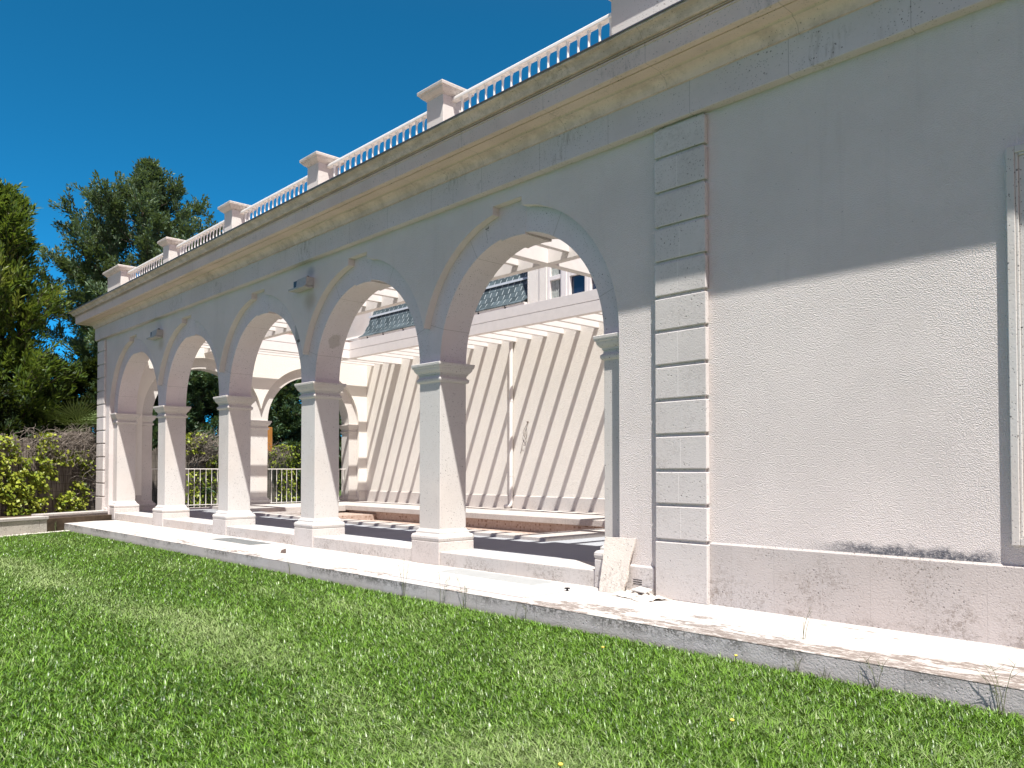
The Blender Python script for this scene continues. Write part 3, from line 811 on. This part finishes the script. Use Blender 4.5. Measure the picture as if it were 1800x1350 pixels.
# crumpled plastic sheet
bm = bmesh.new(); bmesh.ops.create_grid(bm, x_segments=26, y_segments=18, size=.5)
rn = random.Random(5)
from mathutils import noise as mnoise
for v in bm.verts:
    x, y = v.co.x*.66, v.co.y*.40
    r = math.hypot(v.co.x/.5, v.co.y/.5)
    f = max(0, 1-(r/1.25)**1.8)
    hgt = abs(mnoise.noise(Vector((x*7, y*9, 1.3))))*.10*f + abs(mnoise.noise(Vector((x*17, y*19, 4.))))*.06*f + .004
    v.co = Vector((x + mnoise.noise(Vector((x*9,y*9,8)))*.05, y + mnoise.noise(Vector((x*9,y*9,3)))*.05, max(.004, hgt)))
bmesh.ops.solidify(bm, geom=bm.faces[:], thickness=.003)
me = bpy.data.meshes.new('plastic_sheet'); bm.to_mesh(me); bm.free(); me.materials.append(M['plastic'])
o = bpy.data.objects.new('plastic_sheet', me); COL.objects.link(o); o.location = (-5.50, -.17, ZW); o.rotation_euler = (0,0,-.25)
tag(o, 'crumpled pale translucent sheet lying on the walkway right of the leaning slab', 'plastic sheet')
m = MB(); m.hexa([(-5.62,-.16,ZW+.055),(-5.40,-.20,ZW+.05),(-5.37,-.10,ZW+.075),(-5.58,-.05,ZW+.08),(-5.62,-.16,ZW+.075),(-5.40,-.20,ZW+.07),(-5.37,-.10,ZW+.095),(-5.58,-.05,ZW+.10)])
tag(m.build('stone_chip', M['stone'], bevel=.006), 'small flat broken stone piece lying on the crumpled sheet', 'stone piece')
m = MB(); m.hexa([(-12.62,-.83,ZW),(-12.50,-.80,ZW),(-12.53,-.76,ZW),(-12.63,-.78,ZW),(-12.60,-.82,ZW+.05),(-12.50,-.79,ZW+.085),(-12.52,-.77,ZW+.08),(-12.61,-.79,ZW+.05)])
tag(m.build('dry_scrap', M['litter'], bevel=.01), 'small dark scrap lying alone on the sunlit walkway in front of the arches', 'scrap')

# ------------------------------------------------------------------ weeds and dandelions
def weed(x, y, z, h, n, lab, lean=.3, seedhead=True):
    W = MB()
    for k in range(n):
        a = random.uniform(0, 2*PI); L = h*random.uniform(.5, 1); l = lean*random.uniform(.3, 1)
        p = Vector((x+random.uniform(-.02,.02), y+random.uniform(-.012,.012), z))
        d = Vector((math.cos(a)*l, math.sin(a)*l*.4-.02, 1)).normalized()
        pts = [p, p+d*L*.4, p+d*L*.75+Vector((math.cos(a)*L*.06,0,-.01*L)), p+d*L+Vector((math.cos(a)*L*.16,0,-.05*L))]
        W.tube(pts, [.0026,.0022,.0017,.0008], 5)
        if seedhead and L > .2:
            for q in range(3):
                s = pts[1].lerp(pts[3], random.uniform(.2,.95)); e = s + Vector((random.uniform(-.07,.07), random.uniform(-.02,.02), random.uniform(.02,.07)))
                W.tube([s, e], [.0018,.0008], 4)
    tag(W.build('weed', M['weed']), lab, 'weed', 'weeds growing at the walkway')
WE = [(-8.22,-1.40,0,.58,3,'tall thin weed leaning against the kerb left of the long slatted grate'),
      (-7.47,-1.40,0,.60,3,'tall wispy weed at the kerb in front of the long slatted grate'),
      (-7.05,-1.40,0,.50,4,'branching weed at the kerb in front of the cover slab'),
      (-6.20,-1.40,0,.20,2,'short weed at the kerb below the leaning slab'),
      (-6.05,-1.40,0,.22,2,'single curved weed stalk at the kerb right of the stained joint'),
      (-2.40,-1.40,0,.50,2,'long thin straight stalk leaning right in front of the stained plinth'),
      (-3.02,-1.40,0,.20,6,'low bushy weed at the kerb right of the yellow dandelion'),
      (-2.80,-1.40,0,.17,5,'tiny weed tuft between two kerb joints at right'),
      (-2.52,-1.40,0,.16,4,'small weed below the long leaning stalk'),
      (-1.62,-1.40,0,.40,5,'wispy weed clump at the far right end of the kerb'),
      (-3.18,-.95,ZW,.33,3,'tall weed growing from the walkway left of the long leaning stalk'),
      (-23.45,-1.62,0,.30,26,'dry bushy weed clump in the gap between the planter and the walkway'),
      (-11.2,-1.40,0,.28,3,'weed at the kerb in front of the third pillar from the left')]
for wd in WE: weed(*wd)
for x, y, h, lab in ((-3.50,-1.50,.085,'yellow dandelion flower standing against the kerb'), (-4.53,-1.95,.055,'yellow dandelion flower left of the others, low in the grass near the kerb'),
                     (-2.67,-2.93,.055,'pale yellow dandelion flower in open grass at right'), (-2.89,-4.24,.055,'yellow dandelion flower at the very bottom edge of the photo')):
    D = empty('dandelion', (x, y, 0), lab, 'dandelion', 'dandelions in the lawn')
    m = MB(); m.tube([(x,y,0),(x+.004,y,h)], .0035, 6); m.build('stem', M['weed'], D)
    m = MB(); m.lathe(x+.004, y, [(.003,h-.006),(.010,h-.001),(.015,h+.006),(.010,h+.011),(.002,h+.012)], 12); m.build('flower', M['yellow'], D)

# ------------------------------------------------------------------ leaf cards (numpy)
def leaf_mesh(name, mat, P, D, Nn, L, W, tint, warm, parent=None, fold=.25):
    """P base points, D directions, Nn approx normals; each leaf is two folded triangles pairs (6 verts)"""
    n = len(P)
    D = D/np.maximum(np.linalg.norm(D, axis=1, keepdims=True), 1e-6)
    S = np.cross(D, Nn); S /= np.maximum(np.linalg.norm(S, axis=1, keepdims=True), 1e-6)
    U = np.cross(S, D)
    L = L[:,None]; W = W[:,None]
    v = np.empty((n, 4, 3), np.float32)
    v[:,0] = P; v[:,1] = P + D*L*.45 + S*W*.5 + U*W*fold; v[:,2] = P + D*L; v[:,3] = P + D*L*.45 - S*W*.5 + U*W*fold
    me = bpy.data.meshes.new(name)
    me.vertices.add(4*n); me.vertices.foreach_set('co', v.ravel())
    idx = np.arange(4*n, dtype=np.int32).reshape(n, 4)
    tri = np.stack([idx[:,0], idx[:,1], idx[:,2], idx[:,0], idx[:,2], idx[:,3]], 1).ravel()
    me.loops.add(6*n); me.loops.foreach_set('vertex_index', tri)
    me.polygons.add(2*n); me.polygons.foreach_set('loop_start', np.arange(0, 6*n, 3, dtype=np.int32))
    for nm, val in (('tint', tint), ('warm', warm)):
        a = me.attributes.new(nm, 'FLOAT', 'POINT'); a.data.foreach_set('value', np.repeat(np.clip(val,0,1).astype(np.float32), 4))
    me.materials.append(mat); me.update(); me.validate()
    o = bpy.data.objects.new(name, me); COL.objects.link(o)
    if parent is not None: par(o, parent)
    return o
def unit(n):
    v = RNG.normal(size=(n,3)); return v/np.linalg.norm(v, axis=1, keepdims=True)

def spray_tree(name, label, cat, base, H, prof, nbr, per, leafL, leafW, mat, spread=.5, up=.35, z0=.12, warm_fn=None, trunk_r=.22, group=None, gap=0.0, tip_up=.5, seed=1, lean=(0,0), squash=1.0, fat=.16):
    rng = np.random.default_rng(seed); rr = random.Random(seed)
    T = empty(name, base, label, cat, group)
    bx, by, bz = base
    tb = MB(); k = 9
    tb.tube([(bx+lean[0]*(i/k)+rr.uniform(-.06,.06), by+lean[1]*(i/k)+rr.uniform(-.06,.06), bz+H*.97*i/k) for i in range(k+1)], [trunk_r*(1-.93*i/k)+.012 for i in range(k+1)], 9)
    PP=[];DD=[];TT=[];WW=[]
    for i in range(nbr):
        f = z0 + (1-z0)*((i+rr.random())/nbr)
        rad = prof(f)*rr.uniform(.58, 1.16)
        if rr.random() < gap: continue
        az = i*2.39996 + rr.uniform(-.5,.5)
        zz = bz + H*f
        o = Vector((bx+lean[0]*f, by+lean[1]*f, zz - rad*up*.35))
        d = Vector((math.cos(az), math.sin(az)*squash, 0))
        npt = 5; pts = []
        for q in range(npt+1):
            t = q/npt
            pts.append(o + d*rad*t + Vector((0,0, rad*up*(t**1.5)*.9 + rr.uniform(-.03,.03)*rad)))
        tb.tube(pts, [max(.006, trunk_r*.22*(1-f*.7)*(1-.85*q/npt)) for q in range(npt+1)], 5, caps=False)
        # side shoots
        ns = max(3, int(5+rad*3)); cl = rr.random()
        for s in range(ns):
            t = rr.uniform(.28, 1.0)**.7
            c = pts[min(int(t*npt), npt-1)].lerp(pts[min(int(t*npt)+1, npt)], t*npt-int(t*npt))
            sd = (d*rr.uniform(.2,1.0) + Vector((rr.uniform(-1,1), rr.uniform(-1,1), rr.uniform(-.1,1)+tip_up))).normalized()
            sl_ = spread*rr.uniform(.5,1.15)*(.45+.55*min(1, rad))
            e = c + sd*sl_
            tb.tube([c, e], [.010,.004], 4, caps=False)
            m = int(per*rr.uniform(.7,1.3))
            tt = rng.random(m)**.8
            axis = np.array(sd); cen = np.array(c)
            off = unit_rng(rng, m)*(.045+fat*spread*(1-tt*.65))[:,None]*rng.random((m,1))**.5*1.25
            PP.append(cen + axis*(tt*sl_)[:,None] + off)
            DD.append(axis*.8 + off*4 + unit_rng(rng, m)*.45)
            cb = .48+.30*(cl-.5)+.25*(rr.random()-.5)
            TT.append(np.clip(cb + rng.normal(0,.2,m) + .15*(tt-.5), 0, 1))
            WW.append(np.full(m, warm_fn(f, rr) if warm_fn else rr.random()*.5) + rng.normal(0,.15,m))
    P = np.concatenate(PP); D = np.concatenate(DD); n = len(P)
    Nn = unit_rng(rng, n)*.7 + np.array([0,0,1.])
    tb.build('trunk', M['bark'], T)
    leaf_mesh('crown', mat, P, D, Nn, leafL*rng.uniform(.6,1.25,n), leafW*rng.uniform(.7,1.2,n), np.concatenate(TT), np.concatenate(WW), T)
    return T
def unit_rng(rng, n):
    v = rng.normal(size=(n,3)); return v/np.maximum(np.linalg.norm(v, axis=1, keepdims=True), 1e-6)

# ------------------------------------------------------------------ trees
def prof_laurel(f):   # ragged cone with several leaders
    return max(.18, 2.75*(1-f)**.62*(.75+.25*math.sin(f*23)) + .08)
spray_tree('laurel_tree', 'tall leafy tree with yellow green sunlit leaves at the left edge', 'tree', (-30.2,-1.75,0), 10.5, prof_laurel, 185, 30, .235, .072, M['laurel'], 1.0, .75, .16,
           lambda f, r: (.75 if .45 < f < .8 and r.random() < .5 else .15)*r.random()*1.2, .2, seed=3, tip_up=.95, fat=.075)
def prof_con(f):
    if f > .93: return max(.12, (1-f)*16*.55)
    if f > .8: return .7 + (.93-f)/.13*1.9
    if f > .6: return 2.6 + (.8-f)/.2*1.7
    return 4.3 - max(0, (.45-f))*1.2
spray_tree('cedar_tree', 'tall dark conifer with ragged upturned branches behind the left end of the arcade', 'tree', (-36.5,5.1,0), 14.9, prof_con, 175, 74, .165, .074, M['conifer'], .95, .5, .20, None, .30, seed=12, gap=.20, tip_up=.85, fat=.17)
def prof_hedge(f): return max(.15, 1.75*(1-f**2.2)+.25)
HP = [(-31.2,3.4,'dense dark conifer shrub seen through the second arch, left of its centre',8.0), (-32.4,5.9,'feathery green conifer shrub seen at the right side of the second arch',8.4),
      (-34.2,9.6,'blue green leafy conifer shrub filling the end arch seen through the third arch',8.4), (-35.6,12.2,'blue green conifer shrub glimpsed at the right edge of the end arch',8.6),
      (-34.5,15.0,'conifer shrub just visible in the narrow gap beside the striped back wall',8.6)]
for i, (x, y, lab, h) in enumerate(HP):
    spray_tree('conifer_shrub', lab, 'conifer', (x,y,0), h, prof_hedge, 120, 52, .20, .062, M['hedge'], .7, .45, .03, None, .14, 'conifer shrubs behind the fence', seed=20+i, tip_up=.1)
# shrubs with leaves coloured dark for shade under the tall tree, above the fence
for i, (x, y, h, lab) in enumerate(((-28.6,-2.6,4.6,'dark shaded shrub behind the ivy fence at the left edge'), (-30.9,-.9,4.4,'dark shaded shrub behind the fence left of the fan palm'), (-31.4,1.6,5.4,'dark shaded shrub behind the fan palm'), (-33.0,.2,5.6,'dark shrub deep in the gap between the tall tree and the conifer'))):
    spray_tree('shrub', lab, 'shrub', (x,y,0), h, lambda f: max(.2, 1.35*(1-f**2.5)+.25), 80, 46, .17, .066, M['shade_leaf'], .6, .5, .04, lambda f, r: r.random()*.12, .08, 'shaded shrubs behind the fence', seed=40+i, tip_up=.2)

# fan palm
PM = empty('fan_palm', (-28.6,.12,0), 'fan palm with stiff radiating fronds above the dead vines beside the building', 'palm')
m = MB(); m.tube([(-28.6,.12,0),(-28.58,.15,1.6),(-28.6,.16,2.85)], [.16,.14,.13], 10); m.build('trunk', M['bark'], PM)
prng = np.random.default_rng(5); pr = random.Random(9)
for k in range(15):
    az = k*2.4 + pr.uniform(-.3,.3); el = pr.uniform(-.12, 1.3)
    d = Vector((math.cos(az)*math.cos(el), math.sin(az)*math.cos(el), math.sin(el)))
    hub = Vector((-28.6,.16,2.95)) + d*pr.uniform(.35,.7) + Vector((0,0,-.05))
    n = 17; sp = 2.1
    side = d.cross(Vector((0,0,1))).normalized() if abs(d.z) < .95 else Vector((1,0,0))
    D = []; 
    for q in range(n):
        a = (q/(n-1)-.5)*2*sp*.62
        v = d*math.cos(a) + side*math.sin(a); v.z -= .10*abs(a); D.append(v.normalized())
    D = np.array([tuple(v) for v in D]); P = np.tile(np.array(hub), (n,1))
    nn = np.tile(np.array(side.cross(d)), (n,1))
    fr = leaf_mesh('frond', M['palm'], P, D, nn, prng.uniform(.72,1.0,n), np.full(n,.042), prng.random(n)*.5+.3, np.full(n, pr.random()*.6), PM, fold=.1)
    st = MB(); st.tube([(-28.6,.16,2.85), tuple(hub)], [.014,.009], 5); st.build('stalk', M['weed'], fr)

# ------------------------------------------------------------------ garden walls, fence, ivy, dead vines
ang = math.atan2(-.479, .878)        # the boundary runs at an angle to the building
U = Vector((-.479,.878,0)); NV = Vector((.878,.479,0)); P0 = Vector((-27,0,0))
def fp(s, off, z): v = P0 + U*s + NV*off; return (v.x, v.y, z)
def fbox(mb, s0, s1, o0, o1, z0, z1, mi=0):
    mb.hexa([fp(s0,o0,z0),fp(s1,o0,z0),fp(s1,o1,z0),fp(s0,o1,z0),fp(s0,o0,z1),fp(s1,o0,z1),fp(s1,o1,z1),fp(s0,o1,z1)], mi)
def s_o(x, y): v = Vector((x,y,0))-P0; return v.dot(U), v.dot(NV)
s1, o1 = s_o(-22.98,-1.93); s0, _ = s_o(-22.3,-3.2)
PW = empty('planter_wall', (-22.7,-2.5,0), 'low stone planter wall with a pale coping at the left edge of the lawn', 'planter wall')
m = MB(); fbox(m, s1-7, s1, o1-.32, o1, -.1, .345); m.build('wall', M['garden_wall'], PW, bevel=.01)
m = MB(); fbox(m, s1-7.03, s1+.03, o1-.36, o1+.03, .345, .425); m.build('coping', M['coping'], PW, bevel=.012)
sa, oa = s_o(-23.78,-1.62); sb2, ob2 = s_o(-24.85,-.10)
GW = empty('garden_wall', (-24.3,-.9,0), 'low coped stone wall running from the planter to the corner of the arcade', 'garden wall')
m = MB(); fbox(m, sa-.3, sb2+.2, oa-.32, oa, -.1, .375); m.build('wall', M['garden_wall'], GW, bevel=.01)
m = MB(); fbox(m, sa-.33, sb2+.2, oa-.36, oa+.03, .375, .445); m.build('coping', M['coping'], GW, bevel=.012)
m = MB(); fbox(m, -9, .9, -.3, o1-.3, -.1, .33)
tag(m.build('soil', M['soil']), kind='structure')
# pebbles along the planter foot
m = MB(); gr = random.Random(4)
for k in range(420):
    s = gr.uniform(s1-3.6, s1+.9); o_ = o1 + .03 + abs(gr.gauss(0,.05)); r = gr.uniform(.012,.03)
    c = fp(s, o_, 0); m.lathe(c[0], c[1], [(r*.6,0),(r,r*.4),(r*.8,r*.9),(r*.2,r*1.2)], 6)
tag(m.build('gravel', M['gravel']), 'thin strip of white pebbles along the foot of the planter wall', 'gravel', kind='stuff')
FE = empty('reed_fence', (-27,0,0), 'weathered grey brown reed fence behind the ivy', 'fence')
m = MB()
k = 0; s = -9.0; fr_ = random.Random(12)
while s < 14.5:
    w_ = fr_.uniform(.02,.035); t = 2.42 + fr_.uniform(-.10,.10) + .12*math.sin(s*1.7)
    fbox(m, s, s+w_*.92, -.02-fr_.uniform(0,.02), .0, 0, t); s += w_
m.build('reed_panel', M['reed'], FE)
for s in (-7.5,-5,-2.5,0,2.5,5,7.5,10,12.5):
    m = MB(); fbox(m, s-.04, s+.04, -.13, -.05, 0, 2.5); m.build('post', M['bark'], FE)
# ivy: patches on the fence (s0,s1,z0,z1,count)
IV = [(-3.6,-2.30,.9,2.62,820),(-2.24,-1.98,1.30,2.22,110),(-1.80,-1.20,2.05,2.72,300),(-1.85,-1.45,1.15,2.10,260),(-2.95,-1.40,.36,1.55,1050),(-1.20,.05,1.76,2.22,330),(-.25,.26,1.45,1.92,110),(-1.62,-1.12,1.25,1.90,150),
      (-1.1,.05,.34,.98,430),(-.50,-.02,.95,1.30,110),(-6.5,-3.3,.36,2.5,1300),
      (4.3,5.3,2.2,3.0,260),(5.45,6.4,1.7,2.2,150),(4.3,6.5,.3,1.65,520),(9.4,12.4,1.6,2.75,620),(9.9,12.4,.1,1.65,620)]
Pl=[];ir=np.random.default_rng(6)
for a, b, c, d, n in IV:
    n = int(n*1.25)
    uu = ir.random(n); vv = ir.random(n)
    ca = np.stack([a+(b-a)*uu, c+(d-c)*vv], 1)
    # break the patch edges up
    keep = ((np.abs(uu-.5)*2)**4 + (np.abs(vv-.5)*2)**4 < 1.0*ir.uniform(.6,1.25,n)) & (np.sin(ca[:,0]*9.1+2)*np.sin(ca[:,1]*8.3) > -.42)
    Pl.append(ca[keep])
Pl = np.concatenate(Pl); n = len(Pl)
off = ir.gamma(2.0, .055, n)
pos = np.array(P0)[None] + Pl[:,:1]*np.array(U)[None] + (off[:,None]+.03)*np.array(NV)[None]; pos[:,2] = Pl[:,1]
dirn = np.stack([ir.normal(0,.6,n), ir.normal(0,.6,n), -ir.uniform(.1,1.2,n)], 1) + np.array(NV)*.35
nn = np.array(NV)[None]*1.0 + np.array([0,0,.6]) + ir.normal(0,.45,(n,3))
tint = np.clip(.45 + ir.normal(0,.30,n) - .0*off, 0, 1)
o = leaf_mesh('ivy', M['ivy'], pos, dirn, nn, ir.uniform(.07,.125,n), ir.uniform(.065,.12,n), tint, ir.random(n)**1.5, fold=.12)
tag(o, 'yellow green ivy growing in patches over the reed fence', 'ivy', kind='stuff')
# dead vine tangles on the fence top
vr = random.Random(21); m = MB()
def tangle(s0, s1, z0, z1, n):
    for k in range(n):
        s = vr.uniform(s0, s1); z = z0 + (z1-z0)*vr.random()**.6; o_ = vr.uniform(0,.35)
        a = vr.uniform(0, 2*PI); pts = []
        for q in range(7):
            pts.append(fp(s, o_, z)); a += vr.uniform(-.75,.75)
            s += math.cos(a)*.11; z += math.sin(a)*.075 - .006; o_ = min(.45, max(-.02, o_+vr.uniform(-.06,.06)))
        r = vr.uniform(.003,.009); m.tube(pts, [r*(1-.1*q) for q in range(7)], 4, caps=False)
tangle(-1.3,.7,1.75,2.72,520); tangle(4.6,6.5,1.85,2.85,420); tangle(-.3,.5,.5,1.8,90); tangle(9.4,10.4,1.6,2.6,110); tangle(-2.0,-1.4,1.9,2.6,60); tangle(-2.6,-1.3,2.25,2.8,26)
o = m.build('dead_vines', M['twig'], recalc=False); tag(o, 'tangle of bare grey dead vines on top of the reed fence', 'dead vines', kind='stuff')
m = MB(); fbox(m, 9.56, 10.0, -.55, -.15, 0, 3.44); tag(m.build('orange_pillar', M['orange'], bevel=.01), 'flat orange rendered pillar behind the fence, seen through the end arch', 'pillar')

# ------------------------------------------------------------------ grass
CX, CY = 0.0, -7.32
gr = np.random.default_rng(2)
NB = 680000
fa = math.atan2(.687, -.7266)
d = np.exp(gr.uniform(math.log(3.0), math.log(27), NB)); a = fa + gr.uniform(-.78, .78, NB)
gx = CX + d*np.cos(a); gy = CY + d*np.sin(a)
so = (gx+27)*(.878) + gy*.479
n2 = 130000
d2 = 6.2*np.sqrt(gr.random(n2)); a2 = gr.uniform(0, 2*PI, n2)
x2 = CX + d2*np.cos(a2); y2 = CY + d2*np.sin(a2)
da = np.abs((a2 - fa + PI) % (2*PI) - PI); k2 = (da > .77) | (d2 < 3.0)
gx = np.concatenate([gx, x2[k2]]); gy = np.concatenate([gy, y2[k2]]); d = np.concatenate([d, np.maximum(d2[k2], 5.5)]); so = (gx+27)*(.878) + gy*.479
keep = (gy < -1.39) & (so > o1+.02) | ((gy < -1.39) & (gx > -22))
gx, gy, d = gx[keep], gy[keep], d[keep]; n = len(gx)
def fbm(x, y, s, seed):
    r = np.random.default_rng(seed); v = np.zeros_like(x)
    for k in range(7):
        t = r.uniform(0, 2*PI); f = s*r.uniform(.6,1.8); v += np.sin((x*math.cos(t)+y*math.sin(t))*f + r.uniform(0,6.28))
    return v/7**.5/1.2
patch = fbm(gx, gy, 1.1, 1)*.5 + fbm(gx, gy, 3.2, 2)*.4
wob = .22*fbm(gx,gy,.9,3)
band = np.exp(-((gy + 4.25 + .015*(gx+8) + wob)/.50)**2) + .6*np.exp(-((gy + 6.6 + wob)/.5)**2) + .45*np.exp(-((gy + 2.55 + .02*(gx+8) + wob)/.35)**2)
pale = np.clip(.95*band*(.75+.5*patch) + .25*patch, 0, 1.15)
clump = fbm(gx, gy, 34, 8)*.6 + fbm(gx, gy, 75, 9)*.55
h = gr.uniform(.024,.056,n)*np.clip(1+.15*patch+.38*clump, .4, 1.9); wd = .0064*(d/4.5)**.45*gr.uniform(.7,1.3,n)
az = gr.uniform(0,2*PI,n) + .0; ln = np.abs(gr.normal(0,1.05,n)) + .45 + .35*np.clip(pale,0,1)
comb = np.stack([np.cos(2.4+1.2*fbm(gx,gy,.9,5)), np.sin(2.4+1.2*fbm(gx,gy,.9,5))],1)
dx = np.cos(az)*.85 + comb[:,0]*.28; dy = np.sin(az)*.85 + comb[:,1]*.28
sx, sy = -np.sin(az), np.cos(az)
co = np.empty((n,5,3), np.float32)
def put(k, t, sgn, wk):
    co[:,k,0] = gx + dx*ln*h*t**1.6 + sx*wd*wk*sgn; co[:,k,1] = gy + dy*ln*h*t**1.6 + sy*wd*wk*sgn; co[:,k,2] = h*t*(1-.18*ln*t)
put(0,0,-1,.5); put(1,0,1,.5); put(2,.55,-1,.45); put(3,.55,1,.45); put(4,1,0,0)
me = bpy.data.meshes.new('grass'); me.vertices.add(5*n); me.vertices.foreach_set('co', co.ravel())
i0 = np.arange(n, dtype=np.int32)[:,None]*5
loops = np.concatenate([i0+np.array([0,1,3]), i0+np.array([0,3,2]), i0+np.array([2,3,4])], 1).astype(np.int32).ravel()
me.loops.add(9*n); me.loops.foreach_set('vertex_index', loops)
me.polygons.add(3*n); me.polygons.foreach_set('loop_start', np.arange(0, 9*n, 3, dtype=np.int32))
for nm, val in (('tint', np.clip(.46+.16*patch+.40*clump+gr.normal(0,.30,n),0,1)), ('warm', np.clip(pale*.62 + .10*clump - .06 + gr.normal(0,.15,n) + (gr.random(n) < .085*np.clip(5/d,.25,1))*.75,0,1))):  # scattered pale blades put highlights and glints into the grass colour
    at = me.attributes.new(nm, 'FLOAT', 'POINT'); at.data.foreach_set('value', np.repeat(val.astype(np.float32), 5))
me.materials.append(M['grass']); me.update()
o = bpy.data.objects.new('grass', me); COL.objects.link(o); tag(o, 'short mown green lawn grass', 'grass', kind='stuff')

# ------------------------------------------------------------------ camera
f_px, yaw, pitch, cyp = 1400.79, math.radians(43.4064), math.radians(1.4016), 792.155
cam = bpy.data.cameras.new('Camera'); cam.sensor_width = 36; cam.lens = f_px/1800*36
cam.shift_y = (cyp-675)/1800; cam.clip_end = 600; cam.clip_start = .05
co_ = bpy.data.objects.new('Camera', cam); COL.objects.link(co_); co_.location = (0,-7.32,1.6)
F = Vector((-math.cos(yaw)*math.cos(pitch), math.sin(yaw)*math.cos(pitch), math.sin(pitch)))
co_.rotation_euler = F.to_track_quat('-Z','Y').to_euler(); SC.camera = co_

# ------------------------------------------------------------------ light
SUN = Vector((.429,-.25,1.0)).normalized()
el = math.asin(SUN.z); rot = math.atan2(SUN.x, SUN.y)
W = bpy.data.worlds.new('World'); SC.world = W; W.use_nodes = True
nt = W.node_tree; sky = nt.nodes.new('ShaderNodeTexSky'); sky.sky_type = 'NISHITA'; sky.sun_disc = False
sky.sun_elevation = el; sky.sun_rotation = rot; sky.air_density = 1.0; sky.dust_density = 0; sky.ozone_density = 5; sky.altitude = 8000
bg = nt.nodes['Background']; bg.inputs['Strength'].default_value = .13
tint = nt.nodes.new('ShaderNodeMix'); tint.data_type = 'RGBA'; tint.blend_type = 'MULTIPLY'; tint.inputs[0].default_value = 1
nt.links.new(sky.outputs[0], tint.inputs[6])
# an added sky tint: warm towards the sun to neutralise shade, blue away
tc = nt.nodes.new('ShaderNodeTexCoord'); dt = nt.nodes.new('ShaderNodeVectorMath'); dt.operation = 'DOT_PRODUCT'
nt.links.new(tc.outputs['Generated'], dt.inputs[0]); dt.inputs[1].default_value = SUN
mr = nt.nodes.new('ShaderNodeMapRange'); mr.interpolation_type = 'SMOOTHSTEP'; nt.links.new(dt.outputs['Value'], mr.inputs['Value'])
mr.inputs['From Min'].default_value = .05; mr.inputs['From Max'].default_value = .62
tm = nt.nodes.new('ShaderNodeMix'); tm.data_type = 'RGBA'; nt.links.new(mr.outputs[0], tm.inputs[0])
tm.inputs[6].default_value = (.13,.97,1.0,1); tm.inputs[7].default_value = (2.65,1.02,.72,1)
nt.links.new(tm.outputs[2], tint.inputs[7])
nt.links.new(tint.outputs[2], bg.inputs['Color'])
ld = bpy.data.lights.new('Sun', 'SUN'); ld.energy = 5.0; ld.angle = math.radians(.5); ld.color = (1,.98,.925)
lo = bpy.data.objects.new('Sun', ld); COL.objects.link(lo); lo.rotation_euler = SUN.to_track_quat('Z','Y').to_euler(); lo.location = (10,-10,20)
SC.view_settings.view_transform = 'Standard'; SC.view_settings.look = 'None'; SC.view_settings.exposure = .87; SC.view_settings.gamma = 1
SC.cycles.max_bounces = 8; SC.cycles.diffuse_bounces = 5; SC.cycles.transmission_bounces = 4; SC.cycles.use_denoising = True
